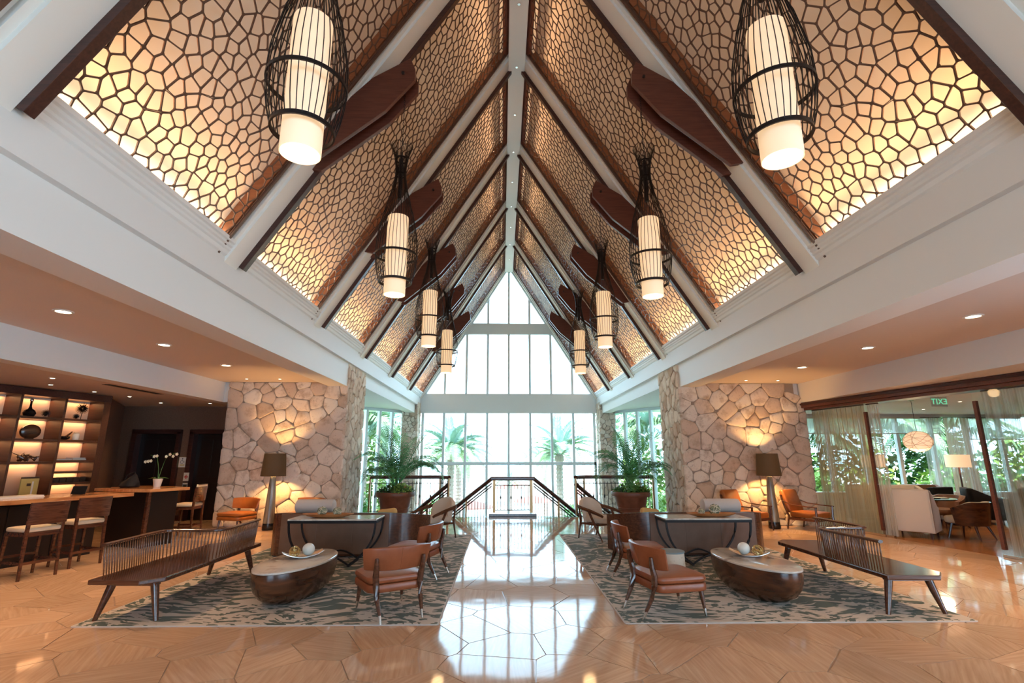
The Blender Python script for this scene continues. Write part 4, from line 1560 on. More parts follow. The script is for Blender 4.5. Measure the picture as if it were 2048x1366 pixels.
def planter(s, side):
    x, y = s * 3.12, 13.95
    t = thing('potted_palm', 'large terracotta pot with a bushy palm and trailing plants, %s of the stair' % side, 'potted palm', (x, y, 0), 0, 'potted palms by the stair')
    MB().lathe([(.30, 0), (.31, .02), (.345, .18), (.352, .185), (.358, .22), (.352, .225), (.365, .30), (.372, .305), (.378, .34), (.372, .345), (.43, .60), (.44, .62), (.50, .625), (.515, .65), (.515, .72), (.50, .745),
                (.455, .745), (.44, .70), (.0005, .69)], 44, cap=False).build('pot', 'terracotta', t, smooth=True)
    MB().lathe([(.43, .69), (.42, .715), (.0005, .72)], 24).build('soil', 'soil', t)
    r = random.Random(41 + s)
    stems = [(0, 0, .32), (.07, .05, .20), (-.06, -.04, .14), (.02, -.08, .05)]
    for (dx, dy, h) in stems:
        MB().tube([(dx, dy, .70), (dx * 1.3, dy * 1.3, .86 + h)], [.035, .02], 7).build('stem', 'leaf_green', t)
    for k in range(26):
        dx, dy, h = stems[k % 4]
        o = obj('frond', FR_POT[k % 2] if k < 17 else FR_POT[2], t, (dx * 1.3, dy * 1.3, .80 + h))
        o.rotation_euler = (0, R(r.uniform(-14, 22)) if k < 17 else R(r.uniform(-28, -8)), 2.399 * k + r.uniform(-.3, .3))
        sc = r.uniform(.90, 1.22)
        o.scale = (sc, sc, sc)
    leaf_cloud('trailing_foliage', 'leaf_green', t, 420, .50, .50, .20, .095, 3 + s, (0, 0, .74), .55)
    leaf_cloud('light_foliage', 'leaf_lime', t, 120, .28, .35, .22, .10, 13 + s, (.18, -.12, .76), .4)
    leaf_cloud('flowers', 'flower_red', t, 26, .42, .42, .20, .06, 23 + s, (0, 0, .78), .6)


planter(-1, 'left')
planter(1, 'right')

# ================================================================== RAILINGS AND STAIR
bal_me = MB().lathe([(.009, 0), (.009, .38), (.02, .41), (.024, .44), (.02, .47), (.009, .50), (.009, .86)], 6).mesh('baluster')
bal_me.materials.append(M['iron'])
bal2_me = MB().tube([(0, 0, 0), (0, 0, .86)], .008, 5).mesh('baluster')
bal2_me.materials.append(M['iron'])


def post(par, x, y, z0, z1, w=.06):
    MB().bb(x - w / 2, x + w / 2, y - w / 2, y + w / 2, z0, z1).build('post', 'bronze_post', par, bev=.006)


def lattice_strip(par, p, q, z0, z1, n):
    mb = MB()
    p, q = Vector(p), Vector(q)
    for i in range(n):
        a_, b_ = p.lerp(q, i / n), p.lerp(q, (i + 1) / n)
        mb.tube([(a_.x, a_.y, z0), (b_.x, b_.y, z1)], .006, 4)
        mb.tube([(a_.x, a_.y, z1), (b_.x, b_.y, z0)], .006, 4)
    mb.build('scroll_band', 'iron', par)


# centre rail with its granite plinth
t = thing('center_railing', 'short iron railing with wooden handrail on a granite plinth between the stair flights', 'railing')
MB().prism([(-.68, 14.94), (.68, 14.94), (.60, 15.08), (-.60, 15.08)], 0.001, .075).build('plinth', 'granite', t, bev=.01)
for x in (-.53, .53):
    post(t, x, 15.02, .10, 1.02, .075)
MB().tube([(-.62, 15.02, 1.03), (.62, 15.02, 1.03)], .075, 8, flat=.75).build('handrail', 'rail_wood', t, smooth=True)
MB().bb(-.5, .5, 15.005, 15.035, .83, .855).build('upper_bar', 'iron', t)
MB().bb(-.5, .5, 15.005, 15.035, .16, .18).build('lower_bar', 'iron', t)
lattice_strip(t, (-.5, 15.02, 0), (.5, 15.02, 0), .855, .97, 8)
for k in range(10):
    o = obj('baluster', bal_me if k % 3 == 1 else bal2_me, t, (-.44 + k * .098, 15.02, .17))
    o.scale = (1, 1, .66 / .86)


def slope_rail(name, label, p, q, n, s):
    t = thing(name, label, 'railing')
    p, q = Vector(p), Vector(q)
    MB().tube([p, q], .075, 8, flat=.75).build('handrail', 'rail_wood', t, smooth=True)
    dz = Vector((0, 0, -.13))
    MB().tube([p + dz, q + dz], .02, 6).build('lower_bar', 'iron', t)
    MB().tube([p + dz * 1.6, q + dz * 1.6], .016, 6).build('lower_bar', 'iron', t)
    for k in range(n):
        a_ = p.lerp(q, (k + .5) / n)
        o = obj('baluster', bal2_me, t, (a_.x, a_.y, a_.z - 1.02))
    for u in (.28, .62, .98):
        a_ = p.lerp(q, u)
        MB().bb(a_.x - .025, a_.x + .025, a_.y - .025, a_.y + .025, a_.z - 1.05, a_.z - .05).build('post', 'bronze_post', t)
    return t


for s, side in ((-1, 'left'), (1, 'right')):
    slope_rail('stair_railing', 'sloping stair handrail with thin balusters going down to the %s of the centre railing' % side, (s * .60, 15.03, 1.03), (s * 3.25, 16.25, -1.05), 30, s)
    slope_rail('stair_railing', 'sloping outer stair handrail below the %s balcony rail' % side, (s * 1.86, 15.42, .86), (s * 4.2, 16.5, -1.0), 22, s)
    # balcony rail
    t = thing('balcony_railing', 'iron balcony railing behind the %s potted palm, ending in a corner basket' % side, 'railing')
    A, B, Cc = (s * 4.22, 15.62), (s * 2.15, 15.62), (s * 1.86, 15.36)
    for (p, q) in ((A, B), (B, Cc)):
        MB().tube([(p[0], p[1], 1.05), (q[0], q[1], 1.05)], .075, 8, flat=.75).build('handrail', 'rail_wood', t, smooth=True)
        MB().tube([(p[0], p[1], .87), (q[0], q[1], .87)], .012, 4).build('upper_bar', 'iron', t)
        MB().tube([(p[0], p[1], .08), (q[0], q[1], .08)], .012, 4).build('lower_bar', 'iron', t)
    for (p, q, n) in ((A, B, 19), (B, Cc, 4)):
        for k in range(n):
            u = (k + .5) / n
            o = obj('baluster', bal_me if k % 3 == 1 else bal2_me, t, (p[0] + u * (q[0] - p[0]), p[1] + u * (q[1] - p[1]), .06))
    for p in (A, B, Cc):
        post(t, p[0], p[1], 0.0, 1.03, .05)
    lattice_strip(t, (B[0], B[1], 0), (Cc[0], Cc[1], 0), .87, 1.0, 4)
    # stair flight going down and outwards
    st = empty_struct('stair_flight_' + side, 'stone stair flight descending to the lower level on the ' + side)
    d = Vector((s * .90, .436, 0))
    nn = Vector((-d.y, d.x, 0)) * (1 if s < 0 else -1)
    for k in range(18):
        c = Vector((s * 1.25, 15.25, 0)) + d * (.29 * (k + .5)) 
        MB().box((c.x, c.y, -.19 * (k + 1) - .05), (.30, 1.35, .10), rz=math.atan2(d.y, d.x)).build('step', 'granite', st)
struct('wall_stair', MB().bb(-7.25, 7.25, 14.0, 14.6, -3.6, -.35), 'paint_white', 'white wall under the landing')
struct('floor_lower', MB().bb(-9, 9, 14.0, 24.4, -3.75, -3.6), 'deck', 'stone floor of the lower level')

# ================================================================== BAR
BA = math.atan2(.318, .948)      # bar and bookcase are turned out of the axis of the hall


def bar_pt(u, v):                # u along the bar away from the viewer, v towards the hall
    o = Vector((-7.74, 7.96))
    d = Vector((.318, .948))
    n = Vector((.948, -.318))
    p = o + d * u + n * v
    return p.x, p.y


x0, y0 = bar_pt(0, 0)
t = thing('bar_counter', 'long dark bar counter with thick live-edge wooden slab top', 'bar counter', (x0, y0, 0), -BA)
r = random.Random(3)
n = 26
front = [(r.uniform(-.015, .015) + .02 * math.sin(k * 1.1), -3.2 + 5.2 * k / n) for k in range(n + 1)]
back = [(-.78 + r.uniform(-.012, .012), 2.0 - 5.2 * k / n) for k in range(n + 1)]
MB().prism(front + back, .935, 1.0).build('slab_top', 'slab_wood', t, bev=.006)
MB().bb(-.68, -.22, -3.1, 1.55, .0, .93).build('bar_body', 'bar_front', t, bev=.005)
for k in range(7):
    MB().bb(-.224, -.205, -3.05 + k * .66, -3.05 + k * .66 + .64, .08, .90).build('front_panel', 'bar_front', t, bev=.004)
MB().bb(-.50, -.38, 1.56, 1.66, 0, .93).build('slab_leg', 'steel', t)
# high table beyond the bar
hx, hy = bar_pt(2.55, -.10)
t = thing('high_table', 'raised wooden slab table on a dark panel base beyond the bar end', 'high table', (hx, hy, 0), -BA)
MB().prism([(-.95, -.55), (-.1, -.62), (.42, -.50), (.45, .30), (-.2, .42), (-.98, .36)], 1.005, 1.06).build('slab_top', 'slab_wood', t, bev=.006)
MB().bb(-.80, .16, -.34, .30, 0, 1.0).build('panel_base', 'bar_front', t)
MB().bb(.165, .225, -.36, -.30, 0, 1.0).build('slab_leg', 'walnut', t)


def bar_stool():
    t = thing('bar_stool', None, 'bar stool')
    m = MB()
    pillow(m, .46, .44, .62, .68, .04, .02, .012)
    m.build('seat_cushion', 'seat_cream', t, smooth=True)
    MB().bb(-.22, .22, -.21, .21, .56, .618).build('seat_frame', 'walnut', t, bev=.005)
    bk = []
    for u in np.linspace(-1, 1, 9):
        x, y = u * .245, -.235 + .03 * (u * u) - .02
        bk.append([(x, y - .014, .72), (x, y + .014, .72), (x, y - .005, 1.02), (x, y - .033, 1.02)])
    MB().loft(bk).build('backrest', 'walnut', t, smooth=True)
    for sx in (-1, 1):
        MB().tube([(sx * .215, -.225, .99), (sx * .215, -.21, .60), (sx * .225, -.235, 0)], [.022, .026, .020], 4).build('back_leg', 'walnut', t)
        MB().tube([(sx * .205, .20, .60), (sx * .215, .23, 0)], [.026, .019], 4).build('front_leg', 'walnut', t)
        MB().bb(sx * .215 - .012, sx * .215 + .012, -.22, .22, .20, .235).build('stretcher', 'walnut', t)
    MB().bb(-.21, .21, .205, .229, .26, .295).build('foot_rest', 'walnut', t)
    MB().bb(-.21, .21, -.235, -.211, .20, .235).build('stretcher', 'walnut', t)
    return t


bs = bar_stool()
spots = [((-7.00, 7.78), rot_to(-.93, .30), 'dark wooden bar stool with cream seat at the counter, nearest the viewer in view'),
         ((-6.98, 8.58), rot_to(-.93, .30), 'dark wooden bar stool with cream seat at the counter, behind the spindle bench'),
         ((-7.35, 7.00), rot_to(-.93, .30), 'dark wooden bar stool cut by the left edge of the picture')]
for k, ((x, y), rz, lb) in enumerate(spots):
    c = bs if k == 0 else copy_tree(bs)
    face(c, (x, y, 0), rz)
    tag(c, lb, 'bar stool', 'bar stools at the counter')
# stool at the high table, cream back
c = copy_tree(bs)
face(c, (-7.02, 11.42, 0), rot_to(-.97, -.1))
tag(c, 'bar stool with cream padded back at the end of the high table', 'bar stool', 'bar stools at the counter')
m = MB()
pillow(m, .44, .05, .0, .33, .04, .02)
o = m.build('back_pad', 'seat_cream', c, smooth=True)
o.location = (0, -.215, .74)
o.rotation_euler = (R(6), 0, 0)

# things on the bar
px, py = bar_pt(1.35, -.45)
t = thing('tablet_stand', 'small black tablet on a stand near the end of the bar counter', 'tablet', (px, py, 1.0), -BA + .5)
MB().box((0, 0, .075), (.22, .015, .14), rx=R(-18)).build('screen', 'black_plastic', t, bev=.004)
MB().bb(-.07, .07, -.05, .07, 0, .012).build('foot', 'black_plastic', t)
px, py = bar_pt(-.25, -.55)
tag(MB().bb(-.19, .19, -.25, .25, 0, .05).bb(-.17, .17, -.23, .23, .05, .056).build('menu_box', 'book_dark', None, bev=.004, loc=(px, py, 1.0), rz=-BA), 'flat dark menu box lying on the bar counter', 'box')
px, py = bar_pt(.48, -.60)
tag(MB().bb(-.15, .15, -.36, .36, 0, .008).bb(-.145, .145, -.35, .35, .008, .03).build('paper_stack', 'paper_white', None, loc=(px, py, 1.0), rz=-BA), 'low stack of pale paper on the bar counter before the bookcase', 'paper')

# orchid
ox, oy = -7.88, 11.05
t = thing('potted_orchid', 'white orchid in a pale pot on the raised slab table', 'orchid', (hx - .12, hy + .12, 1.06))
MB().lathe([(.055, 0), (.06, .01), (.085, .15), (.088, .16), (.08, .155), (.07, .13)], 20, cap=True).build('pot', 'ceramic_white', t, smooth=True)
for k, (dx, dy, h) in enumerate(((-.22, .0, .62), (.28, .02, .66))):
    path = [(0, 0, .12), (dx * .1, dy, .35), (dx * .35, dy, h - .05), (dx, dy, h)]
    MB().tube(path, .005, 5).build('stalk', 'leaf_green', t)
    for q in range(5 if k == 0 else 4):
        fx, fz = dx * (.35 + .24 * q), h - .07 + .03 * math.sin(q * 2.1) + (.05 - .035 * q if k == 0 else .015 * q)
        fm = MB()
        for a_ in range(5):
            ca_, sa_ = math.cos(a_ * 1.2566), math.sin(a_ * 1.2566)
            fm.add([(fx, dy - .01, fz), (fx + .020 * ca_ - .016 * sa_, dy - .022, fz + .020 * sa_ + .016 * ca_), (fx + .036 * ca_, dy - .018, fz + .036 * sa_), (fx + .020 * ca_ + .016 * sa_, dy - .022, fz + .020 * sa_ - .016 * ca_)], [(0, 1, 2, 3)])
        fm.build('flower', 'petal', t)
for a_ in (0.3, 1.9, 3.3, 4.8):
    MB().add([(0, 0, .14), (.07 * math.cos(a_) - .03 * math.sin(a_), .07 * math.sin(a_) + .03 * math.cos(a_), .19), (.20 * math.cos(a_), .20 * math.sin(a_), .16), (.07 * math.cos(a_) + .03 * math.sin(a_), .07 * math.sin(a_) - .03 * math.cos(a_), .19), (.07 * math.cos(a_), .07 * math.sin(a_), .175)], [(0, 1, 4), (1, 2, 4), (2, 3, 4), (3, 0, 4)]).build('leaf', 'leaf_green', t)
# dark bag on the high table
t = thing('dark_bag', 'crumpled black bag lying on the raised slab table beside the orchid', 'bag', (hx - .55, hy - .05, 1.06), .3)
rings = []
for z, f, dx in ((0, .8, 0), (.03, 1, 0), (.10, .85, .02), (.17, .5, .05), (.23, .22, .07), (.26, .08, .075)):
    rings.append([(dx + .17 * f * math.cos(q) * (1 + .12 * math.sin(5 * q + z * 30)), .13 * f * math.sin(q) * (1 + .15 * math.sin(4 * q + z * 20)), z) for q in np.linspace(0, 2 * math.pi, 22, endpoint=False)])
MB().loft(rings).build('body', 'seat_dark', t, smooth=True)
MB().tube([(-.1, .02, .12), (-.06, .03, .24), (.05, .02, .29), (.12, .0, .20)], .010, 6).build('handle', 'seat_dark', t)

# ================================================================== BOOKCASE
BU = math.atan2(.306, .952)
bc = thing('bookcase', 'dark wooden wall bookcase with warm backlit compartments behind the bar', 'bookcase', (-9.22, 11.58, 0), -BU)
# local: +X out of the shelf towards the hall, -Y towards the viewer
D = .46
cols = [0.0, .78, 1.56, 2.34, 3.12, 3.90]
MB().bb(-D - .03, -D, -3.95, 0.0, 0, 2.98).build('back_board', 'shelf_glow', bc)
for k, c_ in enumerate(cols):
    MB().bb(-D, 0, -c_ - .045, -c_ + (.0 if k else .10), 0, 2.98).build('upright', 'shelf_wood', bc, bev=.004)
MB().bb(-D, .01, -3.95, .10, 2.84, 2.985).build('cornice', 'timber_dark', bc, bev=.004)
MB().bb(-D, .0, -3.95, -.02, 0, .86).build('lower_cabinet', 'timber_red', bc)
for k in range(5):
    dd = MB().bb(.001, .02, -cols[k + 1] + .01, -cols[k] - .05, .06, .82).build('cabinet_door', 'timber_red', bc, bev=.004)
    MB().bb(.02, .035, -cols[k] - .10, -cols[k] - .09, .5, .62).build('handle', 'brass', dd)
for k in range(5):
    lev = [.86, 1.53, 1.97, 2.41] if k else [.86, 1.10, 1.33, 1.55, 1.97, 2.41]
    for z in lev:
        MB().bb(-D, -.005, -cols[k + 1] + .003, -cols[k] - .048, z - .022, z + .022).build('shelf', 'shelf_wood', bc, bev=.003)
    # lit slots at the rear of the shelves
    for j, z in enumerate(lev[1:] + [2.84]):
        if k < 3:
            light('AREA', 'shelf_light', (-D + .06, -(cols[k] + cols[k + 1]) / 2, z - .03), 1.6, (1.0, 0.50, 0.22), bc, size=.07, size_y=.62)


def shelf_loc(col, v, z, depth=.2):   # v 0..1 across the compartment, left to right as seen
    yl = -cols[col + 1] + .05 + (1 - 0) * 0 + v * .68
    c_, s_ = math.cos(-BU), math.sin(-BU)
    lx, ly = -depth, yl
    return (-9.22 + lx * c_ - ly * s_, 11.58 + lx * s_ + ly * c_, z + .0225)


def urchin(loc, r_, label, lift=0.0):
    t = thing('spiky_ball', label, 'ornament', loc)
    r = random.Random(int(loc[0] * 100) + int(r_ * 1000))
    MB().lathe([(.0005 + .3 * r_ * math.sin(q), r_ - .3 * r_ * math.cos(q)) for q in np.linspace(0, math.pi, 8)], 12, cap=False).build('core', 'metal_dark', t)
    mb = MB()
    for k in range(70):
        zz = 1 - 2 * (k + .5) / 70
        a_ = 2.399 * k
        q = math.sqrt(1 - zz * zz)
        d = Vector((q * math.cos(a_), q * math.sin(a_), zz))
        mb.tube([Vector((0, 0, r_)) + d * .2 * r_, Vector((0, 0, r_)) + d * r_], [.006, .002], 3)
    mb.build('spines', 'metal_dark', t)


urchin(shelf_loc(1, .72, 2.41), .085, 'small spiky black ball on the top shelf beside the glass decanter')
urchin(shelf_loc(0, .42, 2.41), .065, 'tiny spiky dark ball on the top right shelf, low in front')
t = thing('spiky_stand', 'large spiky black ball on a thin stand on the top right shelf', 'ornament', shelf_loc(0, .62, 2.41, .26))
MB().lathe([(.05, 0), (.05, .01), (.006, .015), (.006, .16)], 12).build('stand', 'metal_dark', t)
mb = MB()
for k in range(110):
    zz = 1 - 2 * (k + .5) / 110
    a_ = 2.399 * k
    q = math.sqrt(1 - zz * zz)
    d = Vector((q * math.cos(a_), q * math.sin(a_), zz))
    mb.tube([Vector((0, 0, .25)) + d * .03, Vector((0, 0, .25)) + d * .13], [.007, .002], 3)
mb.build('spines', 'metal_dark', t)
t = thing('glass_decanter', 'round dark decanter with long neck on the top shelf', 'decanter', shelf_loc(1, .30, 2.41))
MB().lathe([(.06, 0), (.09, .02), (.105, .07), (.085, .12), (.035, .16), (.020, .20), (.018, .28), (.026, .29)], 24).build('bottle', 'ceramic_black', t, smooth=True)
MB().lathe([(.012, .291), (.03, .31), (.034, .335), (.02, .36), (.0005, .362)], 16, cap=False).build('stopper', 'steel', t, smooth=True)
t = thing('disc_vase', 'round flat dark bronze disc vase on the second shelf', 'vase', shelf_loc(1, .42, 1.97), -BU)
rings = []
for u, f in ((-.055, .3), (-.05, .75), (-.03, .97), (0, 1.0), (.03, .97), (.05, .75), (.055, .3)):
    rings.append([(u, .175 * f * math.cos(q), .145 + .145 * f * math.sin(q)) for q in np.linspace(0, 2 * math.pi, 30, endpoint=False)])
MB().loft(rings).build('disc', 'walnut_grain', t, smooth=True)
MB().bb(-.04, .04, -.06, .06, 0, .012).build('foot', 'metal_dark', t)
t = thing('driftwood', 'twisted dark driftwood branch on the third shelf', 'ornament', shelf_loc(1, .5, 1.53), -BU)
r = random.Random(9)
for k in range(9):
    a_ = r.uniform(-.3, .3)
    y_ = r.uniform(-.2, .2)
    p = [(0, y_, .02), (r.uniform(-.05, .05), y_ + r.uniform(-.1, .1), .06), (r.uniform(-.06, .06), y_ + r.uniform(-.2, .2), r.uniform(.05, .15)), (r.uniform(-.08, .08), max(-.32, min(.32, y_ + r.uniform(-.28, .28))), r.uniform(.02, .18))]
    MB().tube(p, [.022, .02, .015, .006], 6).build('branch', 'walnut', t, smooth=True)
t = thing('antler_bowl', 'dark polished bowl with a curved horn on the second shelf, right column', 'ornament', shelf_loc(0, .20, 1.97))
MB().lathe([(.04, 0), (.09, .03), (.10, .07), (.095, .075), (.08, .04), (.0005, .02)], 20, cap=False).build('bowl', 'ceramic_black', t, smooth=True)
MB().tube([(.02, -.02, .05), (.04, .06, .12), (.03, .13, .17), (.0, .17, .19)], [.022, .02, .013, .004], 7).build('horn', 'walnut', t, smooth=True)
t = thing('pale_jar', 'small pale cylindrical jar on the second shelf, right column', 'jar', shelf_loc(0, .52, 1.97))
MB().lathe([(.055, 0), (.06, .01), (.06, .13), (.05, .145), (.04, .145)], 20).build('jar', 'ceramic_white', t, smooth=True)
MB().lathe([(.045, .146), (.05, .15), (.045, .165), (.0005, .17)], 20, cap=False).build('lid', 'straw', t, smooth=True)


def book(loc, w, d, h, mt, label, rz=0.0, group=None):
    t = thing('book', label, 'book', loc, rz, group)
    mb = MB().bb(0, w, 0, d, 0, .004).bb(0, w, 0, d, h - .004, h).bb(0, .004, 0, d, .004, h - .004)
    mb.build('cover', mt, t)
    MB().bb(.0045, w - .006, .004, d - .004, .0045, h - .0045).build('pages', 'paper_white', t)


bl = shelf_loc(0, .03, 1.55, .36)
book(bl, .24, .30, .030, 'book_dark', 'dark book lying at the bottom left of the third shelf, right column', -BU)
bl2 = shelf_loc(0, .50, 1.55, .36)
book(bl2, .22, .27, .028, 'book_dark', 'dark book lying under a white book on the third shelf, right column', -BU)
book((bl2[0], bl2[1], bl2[2] + .0285), .21, .26, .026, 'paper_white', 'white book lying on a dark book on the third shelf, right column', -BU)
for k in range(5):
    b_ = shelf_loc(0, .06 + .19 * k, 1.10, .30)
    tag(MB().bb(0, .16, 0, .11, 0, .09).bb(.005, .155, .005, .105, .09, .1).build('storage_box', 'book_dark', None, loc=b_, rz=-BU, bev=.004),
        'small dark storage box on the fourth shelf, %s from the left' % ordn[k + 1], 'box', 'storage boxes in the bookcase')
for k, (mt, hgt, th, lb) in enumerate((('book_yellow', .34, .035, 'yellow book standing upright with a picture on its cover, lowest shelf'), ('book_dark', .37, .03, 'tall dark book standing behind the yellow book'))):
    b_ = shelf_loc(1, .34 + .06 * k, .86, .10 + .06 * k)
    t = thing('upright_book', lb, 'book', b_, -BU)
    MB().bb(0, th, 0, .30, 0, hgt).build('cover', mt, t, bev=.003)
    MB().bb(.003, th - .003, .003, .297, hgt, hgt + .001).build('pages', 'paper_white', t)
    if k == 0:
        MB().bb(th, th + .001, .10, .17, .20, .25).build('cover_print', 'book_dark', t)
        MB().prism([(.08, .03), (.24, .03), (.16, .15)], th, th + .001).build('cover_print', 'paper_white', t)
        pr = t.children[-1]
        pr.matrix_local = Matrix(((0, 0, 1, 0), (1, 0, 0, 0), (0, 1, 0, 0), (0, 0, 0, 1)))

# ================================================================== SIGNS BY THE DOORWAYS
t = thing('access_sign', 'brass plate sign with a wheelchair symbol between the two dark doorways', 'sign', (-8.93, 14.19, 1.50))
MB().bb(-.105, .105, -.012, 0, -.14, .14).build('plate', 'brass', t, bev=.003)
MB().bb(-.095, .095, -.014, -.012, -.13, .13).build('field', 'paper_white', t)
MB().lathe([(.014, -.004), (.014, 0)], 12).build('symbol_head', 'black_plastic', t)
t.children[-1].matrix_local = Matrix.Translation((-.005, -.015, .095)) @ Matrix.Rotation(R(90), 4, 'X')
MB().tube([(-.005, -.016, .08), (-.002, -.016, .03), (.035, -.016, .03), (.05, -.016, -.005)], .006, 4).build('symbol_body', 'black_plastic', t)
MB().tube([(-.012 + .04 * math.cos(q), -.016, .005 + .04 * math.sin(q)) for q in np.linspace(R(100), R(350), 16)], .005, 4).build('symbol_wheel', 'black_plastic', t)
MB().bb(-.06, .06, -.016, -.014, -.09, -.06).build('text_bar', 'book_yellow', t)
t = thing('notice_sign', 'white notice with a red diamond emblem on the right door frame', 'sign', (-8.74, 14.118, 1.12))
MB().bb(-.07, .07, -.008, 0, -.11, .11).build('plate', 'paper_white', t)
MB().box((0, -.010, 0), (.082, .004, .082), ry=R(45)).build('diamond', 'red_ink', t)
MB().tube([(.03 * math.cos(q), -.013, .03 * math.sin(q)) for q in np.linspace(0, 2 * math.pi, 16, endpoint=False)], .004, 4, closed=True).build('ring_mark', 'paper_white', t)
t = thing('small_notice', 'small grey notice below the red diamond sign on the door frame', 'sign', (-8.74, 14.118, .88))
MB().bb(-.07, .07, -.008, 0, -.09, .09).build('plate', 'bluestone', t)
MB().bb(-.06, .06, -.0095, -.008, .055, .078).build('white_strip', 'paper_white', t)
MB().bb(-.045, .045, -.0095, -.008, -.06, .03).build('dark_print', 'black_plastic', t)

# ================================================================== LOUNGE BEHIND THE GLASS PARTITION
PX = 7.95
struct('ceiling_lounge', MB().bb(7.69, 20, 4, 17, 3.0, 3.1).bb(7.45, 7.69, 13.0, 17, 3.0, 3.1), 'paint_white', 'white ceiling of the lounge')
struct('wall_lounge_side', MB().bb(20, 20.2, 4, 17, 0, 3.1), 'paint_taupe', 'far side wall of the lounge')
struct('wall_lounge_end', MB().bb(7.95, 20.2, 3.8, 4.0, 0, 3.1), 'paint_taupe', 'end wall of the lounge behind the viewer')
struct('wall_lounge_sill', MB().bb(7.5, 20, 16.45, 16.7, 0, .55).bb(7.5, 20, 16.45, 16.7, 2.92, 3.05), 'paint_white', 'low wall under the lounge windows')
struct('wall_lounge_return', MB().bb(7.3, 7.52, 14.5, 16.6, 0, 3.1), 'paint_white', 'return wall behind the right stone wall')
PA = math.atan(0.155)            # the partition is turned slightly out of the hall axis
hd = empty_struct('trim_header', 'dark wooden header over the sliding glass partition', (7.5, STONE_Y, 0), PA)
MB().bb(-.12, .40, -10, .05, 2.86, 2.998).build('header_beam', 'timber_red', hd, bev=.01)
MB().bb(-.06, .30, -10, .05, 2.80, 2.86).build('header_track', 'timber_red', hd, bev=.008)
MB().bb(-.15, -.115, -10, .05, 2.93, 2.97).build('header_bead', 'timber_dark', hd)


def ppt(d, off):                 # d metres from the stone wall along the partition, off into the lounge
    return (7.5 + d * math.sin(PA) + off * math.cos(PA), STONE_Y - d * math.cos(PA) + off * math.sin(PA))


w4 = empty_struct('window_4', 'row of tall lounge windows with mullions')
for k in range(11):
    x = 8.0 + k * 1.15
    MB().bb(x - .05, x + .05, 16.5, 16.62, .55, 2.92).build('mullion', 'paint_window', w4)
    if k < 10:
        MB().bb(x + .05, x + 1.10, 16.555, 16.565, .55, 2.92).build('pane', 'glass', w4)
for k, (x0, x1, z0, lb) in enumerate(((8.1, 11.35, 2.36, 'pale roller blind on the lounge window behind the glass partition curtain'), (11.45, 14.0, 2.36, 'pale roller blind on the lounge window behind the globe lamp'), (14.9, 16.7, 2.18, 'pale roller blind on the lounge window right of the pink drape'))):
    t = thing('roller_blind', lb, 'blind', ((x0 + x1) / 2, 16.42, z0), 0, 'lounge roller blinds')
    w = x1 - x0
    MB().bb(-w / 2, w / 2, -.004, .004, .02, 2.90 - z0).build('blind_cloth', 'sheer_white', t)
    MB().bb(-w / 2, w / 2, -.012, .012, 0, .03).build('bottom_bar', 'blind', t)
    MB().bb(-w / 2, w / 2, -.03, .03, 2.86 - z0, 2.92 - z0).build('roller', 'blind', t)


def curtain(name, label, p, q, z0, z1, mt, folds, amp, seed):
    r = random.Random(seed)
    p, q = Vector(p), Vector(q)
    d = (q - p)
    L = d.length
    dn = d.normalized()
    nn = Vector((-dn.y, dn.x))
    n = folds * 8
    ph = [r.uniform(-.6, .6) for _ in range(folds + 1)]
    vs, fs = [], []
    for i in range(n + 1):
        u = i / n
        k = u * folds
        a_ = amp * math.sin(2 * math.pi * k + ph[int(min(k, folds))]) + amp * .35 * math.sin(2 * math.pi * k * .37 + 1)
        for z, f in ((z0, 1.15), ((z0 + z1) / 2, 1.0), (z1, .8)):
            c = p + dn * (u * L) + nn * a_ * f
            vs.append((c.x, c.y, z))
    for i in range(n):
        for j in range(2):
            b = i * 3 + j
            fs.append((b, b + 3, b + 4, b + 1))
    t = thing(name, label, 'curtain')
    me = bpy.data.meshes.new('cloth')
    me.from_pydata(vs, [], fs)
    me.materials.append(M[mt])
    me.shade_smooth()
    o = obj('cloth', me, t)
    MB().tube([(p.x, p.y, z1 + .01), (q.x, q.y, z1 + .01)], .010, 6).build('curtain_rod', 'timber_dark', t)
    return t


curtain('sheer_curtain', 'beige sheer curtain behind the glass panel next to the right stone wall', ppt(.05, .12), ppt(1.62, .12), .03, 2.78, 'sheer_beige', 11, .035, 1)
curtain('sheer_curtain', 'gathered white sheer curtain at the edge of the lounge opening', ppt(1.66, .14), ppt(1.98, .14), .03, 2.78, 'sheer_white', 4, .04, 2)
curtain('sheer_curtain', 'white sheer curtain behind the glass panel at the right edge of the picture', ppt(4.10, .14), ppt(7.4, .14), .03, 2.78, 'sheer_white', 16, .03, 3)
curtain('drape', 'pink beige drape between the lounge windows behind the floor lamp', (14.02, 16.3), (14.85, 16.3), .05, 2.88, 'drape_pink', 7, .04, 4)
curtain('window_sheer', 'white sheer left of the pink drape at the lounge window', (13.3, 16.34), (14.0, 16.34), .05, 2.88, 'sheer_white', 6, .03, 5)
curtain('window_sheer', 'white sheer right of the pink drape at the lounge window', (14.87, 16.34), (15.5, 16.34), .05, 2.88, 'sheer_white', 6, .03, 6)


def sliding(label, da, db, dw):
    t = thing('sliding_door', label, 'sliding door', (7.5, STONE_Y, 0), PA, 'sliding glass doors')
    MB().bb(.024, .036, -db, -da, .02, 2.80).build('glass_sheet', 'glass_door', t)
    MB().bb(.0, .06, -dw - .03, -dw + .03, .12, 2.62).build('pull_post', 'timber_red', t, bev=.006)
    MB().bb(.018, .042, -db, -da, .0, .04).build('bottom_shoe', 'steel', t)


sliding('sliding glass door with a dark wooden pull next to the right stone wall', .02, 1.78, 1.74)
sliding('sliding glass door with a dark wooden pull at the right edge of the picture', 4.02, 8.2, 4.06)

